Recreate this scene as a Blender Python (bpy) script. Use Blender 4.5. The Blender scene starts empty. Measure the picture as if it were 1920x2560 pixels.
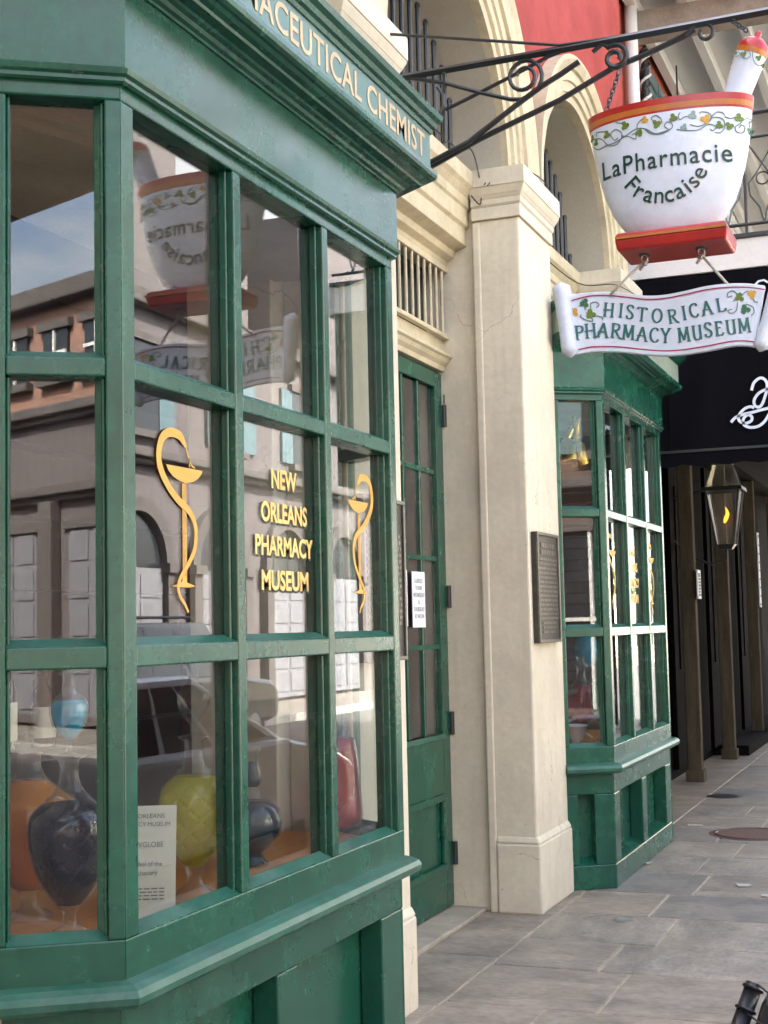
import bpy, math, random
from mathutils import Vector, Matrix
random.seed(11)
R=math.radians
scene=bpy.context.scene
COL=scene.collection
# ------------------------------------------------------------------ camera
FPX,YAW,PITCH,ROLL,EYE=3504.5,R(21.629),R(4.684),R(-1.254),1.6
def cam_axes():
    cy,sy,cp,sp=math.cos(YAW),math.sin(YAW),math.cos(PITCH),math.sin(PITCH)
    fw=Vector((cp*cy,cp*sy,sp)); r=Vector((sy,-cy,0)); u=r.cross(fw)
    c,s=math.cos(ROLL),math.sin(ROLL)
    return c*r+s*u, -s*r+c*u, fw
CR,CU,CF=cam_axes()
cd=bpy.data.cameras.new('camera'); cam=bpy.data.objects.new('camera',cd); COL.objects.link(cam)
cd.sensor_fit='VERTICAL'; cd.sensor_height=36; cd.lens=FPX/2560*36; cd.clip_start=0.05; cd.clip_end=3000
m=Matrix((CR,CU,-CF)).transposed().to_4x4(); m.translation=Vector((0,0,EYE)); cam.matrix_world=m
scene.camera=cam
# ------------------------------------------------------------------ light
SUN_EL,SUN_AZ=R(44),R(14)
w=bpy.data.worlds.new('World'); scene.world=w; w.use_nodes=True
nt=w.node_tree; nt.nodes.clear()
sky=nt.nodes.new('ShaderNodeTexSky'); sky.sky_type='NISHITA'; sky.sun_disc=False
sky.sun_elevation=SUN_EL; sky.sun_rotation=SUN_AZ; sky.air_density=0.9; sky.dust_density=5.0; sky.ozone_density=0.6
bg=nt.nodes.new('ShaderNodeBackground'); bg.inputs[1].default_value=0.15
wo=nt.nodes.new('ShaderNodeOutputWorld')
wt=nt.nodes.new('ShaderNodeTexCoord'); wm=nt.nodes.new('ShaderNodeMapping'); wm.inputs['Scale'].default_value=(1,1,2.4); nt.links.new(wt.outputs['Generated'],wm.inputs[0])
wn=nt.nodes.new('ShaderNodeTexNoise'); wn.inputs['Scale'].default_value=2.3; wn.inputs['Detail'].default_value=8; wn.inputs['Roughness'].default_value=0.58; nt.links.new(wm.outputs[0],wn.inputs['Vector'])
wr=nt.nodes.new('ShaderNodeMapRange'); wr.inputs[1].default_value=0.46; wr.inputs[2].default_value=0.60; nt.links.new(wn.outputs[0],wr.inputs[0])
wb=nt.nodes.new('ShaderNodeRGBToBW'); nt.links.new(sky.outputs[0],wb.inputs[0])
wv=nt.nodes.new('ShaderNodeVectorMath'); wv.operation='SCALE'; wv.inputs[0].default_value=(1.70,1.71,1.74); nt.links.new(wb.outputs[0],wv.inputs['Scale'])
wx=nt.nodes.new('ShaderNodeMix'); wx.data_type='RGBA'; nt.links.new(wr.outputs[0],wx.inputs[0]); nt.links.new(sky.outputs[0],wx.inputs[6]); nt.links.new(wv.outputs[0],wx.inputs[7])
nt.links.new(wx.outputs[2],bg.inputs[0]); nt.links.new(bg.outputs[0],wo.inputs[0])
sl=bpy.data.lights.new('sun','SUN'); sl.energy=3.9; sl.angle=R(0.5); sl.color=(1,0.92,0.80)
so=bpy.data.objects.new('sun',sl); COL.objects.link(so)
sdir=Vector((math.sin(SUN_AZ)*math.cos(SUN_EL),math.cos(SUN_AZ)*math.cos(SUN_EL),math.sin(SUN_EL)))
so.rotation_euler=(-sdir).to_track_quat('-Z','Y').to_euler(); so.location=(0,0,40)
vs=scene.view_settings; vs.view_transform='Standard'; vs.look='None'; vs.gamma=1; vs.use_curve_mapping=False
vs.exposure=3.25
scene.render.engine='CYCLES'
try:
    scene.cycles.max_bounces=10; scene.cycles.transparent_max_bounces=24; scene.cycles.glossy_bounces=4; scene.cycles.diffuse_bounces=5
    scene.cycles.caustics_reflective=False; scene.cycles.caustics_refractive=False
except Exception: pass
# pixel of the 1920x2560 photograph -> point on a plane of the place
O=Vector((0,0,EYE))
def ray(px,py): return CF*FPX+CR*(px-960)-CU*(py-1280)
def onx(px,py,x): d=ray(px,py); return O+d*(x/d.x)
def ony(px,py,y): d=ray(px,py); return O+d*(y/d.y)
def onz(px,py,z): d=ray(px,py); return O+d*((z-EYE)/d.z)
def zp(x0,y0,s): return lambda a,b:(x0+a*s,y0+b*s)
# ------------------------------------------------------------------ materials
def nodes(name):
    m=bpy.data.materials.new(name); m.use_nodes=True; n=m.node_tree; n.nodes.clear()
    out=n.nodes.new('ShaderNodeOutputMaterial'); return m,n,out
def N(n,t,**k):
    x=n.nodes.new(t)
    for a,b in k.items(): setattr(x,a,b)
    return x
def paint(name,col,rough=0.5,var=0.25,scale=4.0,bump=0.15,fine=120.0,metal=0.0,dirt=None,dirt_amt=0.0,dirt_scale=1.3,stretch=(1,1,1),spec=0.5,dist=0.004,trans=0.0,coat=0.0,chip=None,chip_amt=0.0,chip_scale=28.0,crack=0.0,streak=None,streak_amt=0.0):
    """layered procedural surface: broad tone drift, fine grain, optional dirt of a second colour"""
    m,n,out=nodes(name); L=n.links.new
    b=N(n,'ShaderNodeBsdfPrincipled'); L(b.outputs[0],out.inputs[0])
    tc=N(n,'ShaderNodeNewGeometry'); mp=N(n,'ShaderNodeMapping'); mp.inputs['Scale'].default_value=stretch
    L(tc.outputs['Position'],mp.inputs[0])
    n1=N(n,'ShaderNodeTexNoise'); n1.inputs['Scale'].default_value=scale; n1.inputs['Detail'].default_value=6; n1.inputs['Roughness'].default_value=0.65; L(mp.outputs[0],n1.inputs['Vector'])
    n2=N(n,'ShaderNodeTexNoise'); n2.inputs['Scale'].default_value=fine; n2.inputs['Detail'].default_value=3; L(mp.outputs[0],n2.inputs['Vector'])
    mr=N(n,'ShaderNodeMapRange'); mr.inputs[1].default_value=0.3; mr.inputs[2].default_value=0.7; mr.inputs[3].default_value=1-var; mr.inputs[4].default_value=1+var; L(n1.outputs[0],mr.inputs[0])
    mr2=N(n,'ShaderNodeMapRange'); mr2.inputs[1].default_value=0.25; mr2.inputs[2].default_value=0.75; mr2.inputs[3].default_value=1-var*0.5; mr2.inputs[4].default_value=1+var*0.5; L(n2.outputs[0],mr2.inputs[0])
    mu=N(n,'ShaderNodeMath',operation='MULTIPLY'); L(mr.outputs[0],mu.inputs[0]); L(mr2.outputs[0],mu.inputs[1])
    vm=N(n,'ShaderNodeVectorMath',operation='SCALE'); vm.inputs[0].default_value=col[:3]; L(mu.outputs[0],vm.inputs['Scale'])
    c=vm.outputs[0]
    if dirt:
        n3=N(n,'ShaderNodeTexNoise'); n3.inputs['Scale'].default_value=dirt_scale; n3.inputs['Detail'].default_value=9; n3.inputs['Roughness'].default_value=0.72; L(mp.outputs[0],n3.inputs['Vector'])
        r3=N(n,'ShaderNodeMapRange'); r3.inputs[1].default_value=0.45; r3.inputs[2].default_value=0.75; r3.inputs[3].default_value=0; r3.inputs[4].default_value=dirt_amt; L(n3.outputs[0],r3.inputs[0])
        mx=N(n,'ShaderNodeMix',data_type='RGBA'); L(r3.outputs[0],mx.inputs[0]); L(c,mx.inputs[6]); mx.inputs[7].default_value=(*dirt,1); c=mx.outputs[2]
    if streak:
        ms=N(n,'ShaderNodeMapping'); ms.inputs['Scale'].default_value=(9,9,0.55); L(tc.outputs['Position'],ms.inputs[0])
        n4=N(n,'ShaderNodeTexNoise'); n4.inputs['Scale'].default_value=1.0; n4.inputs['Detail'].default_value=7; n4.inputs['Roughness'].default_value=0.7; L(ms.outputs[0],n4.inputs['Vector'])
        r4=N(n,'ShaderNodeMapRange'); r4.inputs[1].default_value=0.5; r4.inputs[2].default_value=0.72; r4.inputs[3].default_value=0; r4.inputs[4].default_value=streak_amt; L(n4.outputs[0],r4.inputs[0])
        mx=N(n,'ShaderNodeMix',data_type='RGBA'); L(r4.outputs[0],mx.inputs[0]); L(c,mx.inputs[6]); mx.inputs[7].default_value=(*streak,1); c=mx.outputs[2]
    if chip:
        n5=N(n,'ShaderNodeTexNoise'); n5.inputs['Scale'].default_value=chip_scale; n5.inputs['Detail'].default_value=5; n5.inputs['Roughness'].default_value=0.6; L(tc.outputs['Position'],n5.inputs['Vector'])
        r5=N(n,'ShaderNodeMapRange'); r5.inputs[1].default_value=0.70; r5.inputs[2].default_value=0.735; r5.inputs[3].default_value=0; r5.inputs[4].default_value=chip_amt; L(n5.outputs[0],r5.inputs[0])
        mx=N(n,'ShaderNodeMix',data_type='RGBA'); L(r5.outputs[0],mx.inputs[0]); L(c,mx.inputs[6]); mx.inputs[7].default_value=(*chip,1); c=mx.outputs[2]
    if crack:
        nd=N(n,'ShaderNodeTexNoise'); nd.inputs['Scale'].default_value=5; nd.inputs['Detail'].default_value=5; L(tc.outputs['Position'],nd.inputs['Vector'])
        vmx=N(n,'ShaderNodeMix',data_type='VECTOR'); vmx.inputs[0].default_value=0.22; L(tc.outputs['Position'],vmx.inputs[4]); L(nd.outputs['Color'],vmx.inputs[5])
        vo=N(n,'ShaderNodeTexVoronoi',feature='DISTANCE_TO_EDGE'); vo.inputs['Scale'].default_value=1.9; L(vmx.outputs[1],vo.inputs['Vector'])
        r6=N(n,'ShaderNodeMapRange'); r6.inputs[1].default_value=0.0; r6.inputs[2].default_value=0.006; r6.inputs[3].default_value=1; r6.inputs[4].default_value=0; L(vo.outputs[0],r6.inputs[0])
        r7=N(n,'ShaderNodeMapRange'); r7.inputs[1].default_value=0.5; r7.inputs[2].default_value=0.6; r7.inputs[3].default_value=0; r7.inputs[4].default_value=crack; L(n1.outputs[0],r7.inputs[0])
        mm=N(n,'ShaderNodeMath',operation='MULTIPLY'); L(r6.outputs[0],mm.inputs[0]); L(r7.outputs[0],mm.inputs[1])
        mx=N(n,'ShaderNodeMix',data_type='RGBA'); L(mm.outputs[0],mx.inputs[0]); L(c,mx.inputs[6]); mx.inputs[7].default_value=(col[0]*0.3,col[1]*0.28,col[2]*0.25,1); c=mx.outputs[2]
    L(c,b.inputs['Base Color'])
    rr=N(n,'ShaderNodeMapRange'); rr.inputs[3].default_value=max(0.02,rough-0.1); rr.inputs[4].default_value=min(1,rough+0.12); L(n1.outputs[0],rr.inputs[0]); L(rr.outputs[0],b.inputs['Roughness'])
    b.inputs['Metallic'].default_value=metal; b.inputs['Specular IOR Level'].default_value=spec
    if trans: b.inputs['Transmission Weight'].default_value=trans
    if coat: b.inputs['Coat Weight'].default_value=coat; b.inputs['Coat Roughness'].default_value=0.06
    if bump:
        ad=N(n,'ShaderNodeMath',operation='ADD'); L(n1.outputs[0],ad.inputs[0]); 
        ml=N(n,'ShaderNodeMath',operation='MULTIPLY'); ml.inputs[1].default_value=0.35; L(n2.outputs[0],ml.inputs[0]); L(ml.outputs[0],ad.inputs[1])
        bp=N(n,'ShaderNodeBump'); bp.inputs['Strength'].default_value=bump; bp.inputs['Distance'].default_value=dist; L(ad.outputs[0],bp.inputs['Height']); L(bp.outputs[0],b.inputs['Normal'])
    return m
def glass(name,tint=(0.94,0.96,0.95),haze=0.025,wave=0.25,wscale=2.6,gain=1.0):
    """thin clear glass: Fresnel reflection over see-through, slightly wavy like old panes, a film of dust"""
    m,n,out=nodes(name); L=n.links.new
    g=N(n,'ShaderNodeNewGeometry')
    ml=N(n,'ShaderNodeMath',operation='MULTIPLY'); ml.inputs[1].default_value=1/1.55-1.55; L(g.outputs['Backfacing'],ml.inputs[0])
    ad=N(n,'ShaderNodeMath',operation='ADD'); ad.inputs[1].default_value=1.55; L(ml.outputs[0],ad.inputs[0])
    ns=N(n,'ShaderNodeTexNoise'); ns.inputs['Scale'].default_value=wscale; ns.inputs['Detail'].default_value=1.5; L(g.outputs['Position'],ns.inputs['Vector'])
    bp=N(n,'ShaderNodeBump'); bp.inputs['Strength'].default_value=wave; bp.inputs['Distance'].default_value=0.006; L(ns.outputs[0],bp.inputs['Height'])
    fr=N(n,'ShaderNodeFresnel'); L(ad.outputs[0],fr.inputs['IOR']); L(bp.outputs[0],fr.inputs['Normal'])
    fg=N(n,'ShaderNodeMath',operation='MULTIPLY',use_clamp=True); fg.inputs[1].default_value=gain; L(fr.outputs[0],fg.inputs[0])
    gl=N(n,'ShaderNodeBsdfGlossy'); gl.inputs['Roughness'].default_value=0.0; L(bp.outputs[0],gl.inputs['Normal'])
    tr=N(n,'ShaderNodeBsdfTransparent'); tr.inputs[0].default_value=(*tint,1)
    df=N(n,'ShaderNodeBsdfDiffuse'); df.inputs[0].default_value=(0.75,0.73,0.7,1)
    n2=N(n,'ShaderNodeTexNoise'); n2.inputs['Scale'].default_value=5; n2.inputs['Detail'].default_value=8; L(g.outputs['Position'],n2.inputs['Vector'])
    mr=N(n,'ShaderNodeMapRange'); mr.inputs[1].default_value=0.35; mr.inputs[2].default_value=0.75; mr.inputs[3].default_value=haze*0.3; mr.inputs[4].default_value=haze*1.8; L(n2.outputs[0],mr.inputs[0])
    mx=N(n,'ShaderNodeMixShader'); L(mr.outputs[0],mx.inputs[0]); L(tr.outputs[0],mx.inputs[1]); L(df.outputs[0],mx.inputs[2])
    m2=N(n,'ShaderNodeMixShader'); L(fg.outputs[0],m2.inputs[0]); L(mx.outputs[0],m2.inputs[1]); L(gl.outputs[0],m2.inputs[2])
    L(m2.outputs[0],out.inputs[0]); return m
def liquid(name,col,clear=0.55,dens=1.0,cut=0.0):
    """coloured liquid in glass: see-through tint, a lit body and a glossy skin, optional diamond cutting"""
    m,n,out=nodes(name); L=n.links.new
    tr=N(n,'ShaderNodeBsdfTransparent'); tr.inputs[0].default_value=(*[c**0.5 for c in col],1)
    tl=N(n,'ShaderNodeBsdfTranslucent'); tl.inputs[0].default_value=(*col,1)
    df=N(n,'ShaderNodeBsdfDiffuse'); df.inputs[0].default_value=(*col,1)
    gl=N(n,'ShaderNodeBsdfGlossy'); gl.inputs['Roughness'].default_value=0.03
    fr=N(n,'ShaderNodeLayerWeight'); fr.inputs[0].default_value=0.25
    ad=N(n,'ShaderNodeMixShader'); ad.inputs[0].default_value=0.5; L(tl.outputs[0],ad.inputs[1]); L(df.outputs[0],ad.inputs[2])
    mx=N(n,'ShaderNodeMixShader'); mx.inputs[0].default_value=clear; L(ad.outputs[0],mx.inputs[1]); L(tr.outputs[0],mx.inputs[2])
    m2=N(n,'ShaderNodeMixShader'); L(fr.outputs['Fresnel'],m2.inputs[0]); L(mx.outputs[0],m2.inputs[1]); L(gl.outputs[0],m2.inputs[2])
    if cut:
        tc=N(n,'ShaderNodeTexCoord'); hs=[]
        for sx in (1,-1):
            mp=N(n,'ShaderNodeMapping'); mp.inputs['Rotation'].default_value=(0,R(40)*sx,R(25)*sx); L(tc.outputs['Object'],mp.inputs[0])
            wv=N(n,'ShaderNodeTexWave'); wv.inputs['Scale'].default_value=9; wv.inputs['Distortion'].default_value=0; wv.wave_profile='TRI'; L(mp.outputs[0],wv.inputs[0]); hs.append(wv)
        mi=N(n,'ShaderNodeMath',operation='MINIMUM'); L(hs[0].outputs[1],mi.inputs[0]); L(hs[1].outputs[1],mi.inputs[1])
        bp=N(n,'ShaderNodeBump'); bp.inputs['Strength'].default_value=cut; bp.inputs['Distance'].default_value=0.02; L(mi.outputs[0],bp.inputs['Height'])
        for s in (gl,df,tl): L(bp.outputs[0],s.inputs['Normal'])
        L(bp.outputs[0],fr.inputs['Normal'])
    L(m2.outputs[0],out.inputs[0]); return m
def emit(name,col,s):
    m,n,out=nodes(name); e=N(n,'ShaderNodeEmission'); e.inputs[0].default_value=(*col,1); e.inputs[1].default_value=s; n.links.new(e.outputs[0],out.inputs[0]); return m
def brickmat(name,c1,c2,cm,sc):
    m,n,out=nodes(name); L=n.links.new; b=N(n,'ShaderNodeBsdfPrincipled'); L(b.outputs[0],out.inputs[0])
    g=N(n,'ShaderNodeNewGeometry'); mp=N(n,'ShaderNodeMapping'); mp.inputs['Rotation'].default_value=(R(90),0,0); L(g.outputs['Position'],mp.inputs[0])
    t=N(n,'ShaderNodeTexBrick'); t.inputs['Scale'].default_value=sc; t.inputs['Color1'].default_value=(*c1,1); t.inputs['Color2'].default_value=(*c2,1); t.inputs['Mortar'].default_value=(*cm,1); t.inputs['Mortar Size'].default_value=0.015
    L(mp.outputs[0],t.inputs[0]); ns=N(n,'ShaderNodeTexNoise'); ns.inputs['Scale'].default_value=1.5; ns.inputs['Detail'].default_value=6; L(g.outputs['Position'],ns.inputs[0])
    mr=N(n,'ShaderNodeMapRange'); mr.inputs[3].default_value=0.6; mr.inputs[4].default_value=1.4; L(ns.outputs[0],mr.inputs[0])
    vm=N(n,'ShaderNodeVectorMath',operation='SCALE'); L(t.outputs[0],vm.inputs[0]); L(mr.outputs[0],vm.inputs['Scale']); L(vm.outputs[0],b.inputs['Base Color']); b.inputs['Roughness'].default_value=0.9
    return m
M={}
M['green']=paint('green paint',(0.006,0.074,0.043),0.25,0.25,5,0.3,22,dirt=(0.03,0.095,0.07),dirt_amt=0.4,dirt_scale=4,spec=0.55,dist=0.0025,chip=(0.16,0.21,0.18),chip_amt=0.45,chip_scale=24,streak=(0.012,0.045,0.03),streak_amt=0.35)
M['green_old']=paint('green paint weathered',(0.016,0.092,0.058),0.34,0.3,6,0.45,30,dirt=(0.12,0.19,0.17),dirt_amt=0.5,dirt_scale=7,dist=0.004,chip=(0.4,0.42,0.38),chip_amt=0.7,chip_scale=20,streak=(0.10,0.15,0.13),streak_amt=0.3)
M['greygreen']=paint('grey green primer',(0.22,0.26,0.2),0.6,0.2,4,0.2,80)
M['signgreen']=paint('pale green fascia',(0.12,0.21,0.19),0.5,0.12,4,0.12,90,dirt=(0.3,0.36,0.34),dirt_amt=0.2,dirt_scale=6)
M['cream']=paint('cream plaster',(0.62,0.56,0.44),0.8,0.10,2.6,0.5,28,dirt=(0.42,0.36,0.26),dirt_amt=0.38,dirt_scale=3.0,dist=0.008,crack=0.65,streak=(0.36,0.32,0.24),streak_amt=0.3,chip=(0.30,0.26,0.2),chip_amt=0.6,chip_scale=16)
M['cream2']=paint('cream wood paint',(0.52,0.45,0.30),0.6,0.12,4,0.3,60,dirt=(0.22,0.18,0.11),dirt_amt=0.5,dirt_scale=6,streak=(0.26,0.22,0.14),streak_amt=0.35,chip=(0.16,0.12,0.08),chip_amt=0.7,chip_scale=26)
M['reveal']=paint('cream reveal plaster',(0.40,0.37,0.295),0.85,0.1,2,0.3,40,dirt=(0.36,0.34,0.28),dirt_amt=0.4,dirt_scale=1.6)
M['red']=paint('red stucco',(0.29,0.03,0.022),0.85,0.22,2.0,0.3,50,dirt=(0.38,0.085,0.065),dirt_amt=0.5,dirt_scale=2)
M['iron']=paint('black iron',(0.014,0.016,0.017),0.38,0.3,6,0.2,90,spec=0.6)
M['slate']=paint('slate slab',(0.235,0.2,0.165),0.6,0.42,2.2,0.8,22,dirt=(0.33,0.275,0.2),dirt_amt=0.7,dirt_scale=1.6,stretch=(1,2.0,1),dist=0.010,streak=(0.10,0.095,0.09),streak_amt=0.5,chip=(0.42,0.40,0.37),chip_amt=0.4,chip_scale=14)
M['slate2']=paint('slate slab brown',(0.25,0.205,0.16),0.58,0.42,2.0,0.8,20,dirt=(0.13,0.12,0.115),dirt_amt=0.75,dirt_scale=1.5,stretch=(1.8,1,1),dist=0.010,streak=(0.32,0.28,0.22),streak_amt=0.5,chip=(0.4,0.38,0.35),chip_amt=0.35,chip_scale=12)
M['slate3']=paint('slate slab dark',(0.185,0.165,0.145),0.5,0.4,2.6,0.8,24,dirt=(0.28,0.24,0.19),dirt_amt=0.65,dirt_scale=2.2,dist=0.010,streak=(0.09,0.085,0.08),streak_amt=0.5)
M['mortarj']=paint('joint mortar',(0.33,0.28,0.20),0.9,0.25,6,0.4,60)
M['threshold']=paint('threshold stone',(0.36,0.31,0.24),0.8,0.2,4,0.4,60,dirt=(0.16,0.13,0.1),dirt_amt=0.5,dirt_scale=5)
M['asphalt']=paint('asphalt',(0.055,0.055,0.056),0.85,0.3,2,0.5,150)
M['kerb']=paint('granite kerb',(0.3,0.29,0.27),0.75,0.2,6,0.4,90)
M['whitepaint']=paint('white enamel',(0.64,0.70,0.81),0.25,0.06,3,0.3,26,coat=0.2,dist=0.004,dirt=(0.5,0.5,0.47),dirt_amt=0.25,dirt_scale=5)
M['redpaint']=paint('red enamel',(0.36,0.008,0.006),0.3,0.2,6,0.15,60,coat=0.15)
M['gold']=paint('gold ochre enamel',(0.42,0.13,0.015),0.35,0.12,6,0.08,60)
M['goldleaf']=paint('gold leaf',(0.72,0.50,0.16),0.42,0.15,6,0.05,60,metal=0.25)
M['goldflat']=paint('ochre lettering',(0.62,0.34,0.06),0.5,0.08,6,0.05,60)
M['ink']=paint('black lettering',(0.012,0.018,0.014),0.5,0.2,10,0,60)
M['inkgreen']=paint('dark green lettering',(0.006,0.045,0.03),0.4,0.2,10,0,60)
M['tealink']=paint('teal lettering',(0.025,0.13,0.12),0.4,0.15,10,0,60)
M['vine']=paint('grey green vine line',(0.09,0.16,0.15),0.5,0.2,10,0,60)
M['clover']=paint('clover green',(0.10,0.17,0.01),0.45,0.2,20,0,60)
M['clover2']=paint('clover dark green',(0.02,0.13,0.05),0.45,0.2,20,0,60)
M['clover3']=paint('clover ochre',(0.55,0.30,0.02),0.45,0.2,20,0,60)
M['clover4']=paint('clover grey',(0.22,0.33,0.3),0.45,0.2,20,0,60)
M['crimson']=paint('crimson line',(0.32,0.012,0.05),0.4,0.1,10,0,60)
M['ivory']=paint('ivory lettering',(0.56,0.42,0.26),0.6,0.1,6,0,60)
M['pane']=glass('window glass',wave=0.03,wscale=1.7,gain=1.25,haze=0.006)
M['dpane']=glass('door glass',wave=0.12,wscale=2,gain=1.1)
def vesselmat():
    m,n,out=nodes('clear vessel glass'); L=n.links.new
    lw=N(n,'ShaderNodeLayerWeight'); lw.inputs[0].default_value=0.5
    pw=N(n,'ShaderNodeMath',operation='POWER'); pw.inputs[1].default_value=2.2; L(lw.outputs['Facing'],pw.inputs[0])
    mr=N(n,'ShaderNodeMapRange'); mr.inputs[3].default_value=0.05; mr.inputs[4].default_value=0.75; L(pw.outputs[0],mr.inputs[0])
    gl=N(n,'ShaderNodeBsdfGlossy'); gl.inputs['Roughness'].default_value=0.02
    df=N(n,'ShaderNodeBsdfTranslucent'); df.inputs[0].default_value=(0.75,0.77,0.78,1)
    mg=N(n,'ShaderNodeMixShader'); mg.inputs[0].default_value=0.35; L(gl.outputs[0],mg.inputs[1]); L(df.outputs[0],mg.inputs[2])
    tr=N(n,'ShaderNodeBsdfTransparent'); tr.inputs[0].default_value=(0.97,0.98,0.98,1)
    mx=N(n,'ShaderNodeMixShader'); L(mr.outputs[0],mx.inputs[0]); L(tr.outputs[0],mx.inputs[1]); L(mg.outputs[0],mx.inputs[2]); L(mx.outputs[0],out.inputs[0]); return m
M['vessel']=vesselmat()
M['deck']=paint('orange wood deck',(0.58,0.20,0.04),0.4,0.25,3,0.2,50,stretch=(1,8,1))
M['darkwood']=paint('dark red wood',(0.055,0.018,0.012),0.5,0.4,3,0.3,50,stretch=(4,4,0.5))
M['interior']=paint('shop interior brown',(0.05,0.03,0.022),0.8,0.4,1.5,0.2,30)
M['ceil']=paint('bay soffit plaster',(0.45,0.4,0.32),0.85,0.15,3,0.1,60)
M['bronze']=paint('bronze plaque',(0.06,0.055,0.045),0.45,0.3,20,0.2,90,metal=0.55)
M['bronzehi']=paint('bronze relief',(0.14,0.13,0.11),0.4,0.3,20,0.2,90,metal=0.55)
M['paper']=paint('white paper',(0.74,0.75,0.78),0.8,0.04,6,0.05,50)
M['litter']=paint('grubby paper',(0.42,0.4,0.37),0.9,0.2,30,0.1,50)
M['card']=paint('cream card',(0.74,0.7,0.58),0.8,0.05,6,0.05,50)
M['printgrey']=paint('grey print',(0.2,0.21,0.22),0.8,0.1,6,0,50)
M['steel']=paint('bright steel',(0.5,0.5,0.5),0.3,0.2,10,0.1,90,metal=0.9)
M['chainm']=paint('tarnished chain',(0.10,0.10,0.105),0.35,0.3,30,0.1,90,metal=0.8)
M['rope']=paint('cotton rope',(0.5,0.47,0.4),0.9,0.2,40,0.4,200)
M['doorgrey']=paint('pale grey door paint',(0.165,0.165,0.185),0.6,0.1,4,0.1,60)
M['lining']=paint('pinkish lining paint',(0.36,0.25,0.21),0.7,0.12,3,0.15,50)
M['brass']=paint('brass',(0.55,0.36,0.07),0.28,0.2,10,0.05,90,metal=0.85)
M['navy']=paint('navy black canvas',(0.003,0.003,0.005),0.9,0.3,5,0.2,120,spec=0.08)
M['blackwall']=paint('black brown boards',(0.004,0.0035,0.0035),0.95,0.4,3,0.3,50,stretch=(4,4,0.6),spec=0.04)
M['post']=paint('weathered post',(0.06,0.05,0.036),0.95,0.35,4,0.4,60,stretch=(3,3,0.5),spec=0.06)
M['whitewood']=paint('white gallery paint',(0.66,0.66,0.64),0.6,0.12,4,0.2,80,dirt=(0.35,0.33,0.28),dirt_amt=0.45,dirt_scale=4)
M['greywood']=paint('grey beam',(0.28,0.25,0.2),0.75,0.25,5,0.4,60)
M['brownboard']=paint('brown gallery boards',(0.15,0.04,0.02),0.7,0.4,2,0.3,50,stretch=(6,0.6,1))
M['shutter']=paint('blue grey shutter',(0.09,0.15,0.17),0.55,0.2,4,0.2,80)
M['lav']=paint('grey stucco',(0.11,0.097,0.10),0.85,0.12,0.8,0.3,30,dirt=(0.12,0.105,0.105),dirt_amt=0.6,dirt_scale=0.7)
M['lavtrim']=paint('grey stucco trim',(0.085,0.075,0.072),0.85,0.15,1,0.2,30)
M['stucco1']=paint('cream stucco',(0.6,0.52,0.4),0.85,0.12,0.8,0.3,30,dirt=(0.4,0.34,0.26),dirt_amt=0.4,dirt_scale=0.8)
M['stucco2']=paint('salmon stucco',(0.62,0.24,0.14),0.85,0.15,0.8,0.3,30)
M['stucco3']=paint('white stucco',(0.78,0.73,0.64),0.8,0.06,0.8,0.2,30)
M['stuccob']=paint('brown stucco',(0.12,0.08,0.06),0.85,0.2,0.8,0.3,30)
M['brick']=brickmat('old brick',(0.30,0.14,0.095),(0.22,0.11,0.085),(0.33,0.3,0.25),4.2)
M['winddark']=paint('dark window glass',(0.02,0.024,0.028),0.12,0.3,2,0.05,30,spec=0.6)
M['silver']=paint('silver car paint',(0.72,0.75,0.80),0.22,0.03,2,0,30,metal=0.35,coat=0.6)
M['blackcar']=paint('black car paint',(0.012,0.012,0.014),0.2,0.1,2,0,30,coat=0.7)
M['carglass']=paint('car window glass',(0.012,0.018,0.026),0.06,0.1,2,0,30,spec=0.8)
M['rubber']=paint('tyre rubber',(0.02,0.02,0.02),0.8,0.2,10,0.2,60)
M['bark']=paint('stem bark',(0.08,0.055,0.035),0.9,0.3,10,0.4,60)
M['leaf']=paint('fern leaf',(0.06,0.13,0.025),0.55,0.4,6,0,30)
M['leaf2']=paint('fern leaf light',(0.13,0.2,0.03),0.55,0.4,6,0,30)
M['flame']=emit('gas flame',(1.0,0.30,0.025),0.5)
M['blackgloss']=paint('black gloss enamel',(0.008,0.008,0.011),0.34,0.2,4,0.05,60)
M['lq_blue']=liquid('blue water',(0.0,0.60,0.95),0.15)
M['lq_purple']=liquid('dark purple water',(0.012,0.006,0.03),0.08)
M['lq_amber']=liquid('amber water',(0.98,0.33,0.008),0.2)
M['lq_yellow']=liquid('yellow water',(0.95,0.85,0.03),0.35)
M['lq_red']=liquid('red water',(0.8,0.012,0.03),0.5)
M['lq_navy']=liquid('navy glass',(0.012,0.045,0.09),0.2)
M['lq_green']=liquid('green water',(0.0,0.4,0.12),0.3)
M['amberglass']=liquid('brown bottle glass',(0.18,0.04,0.015),0.25)
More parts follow.
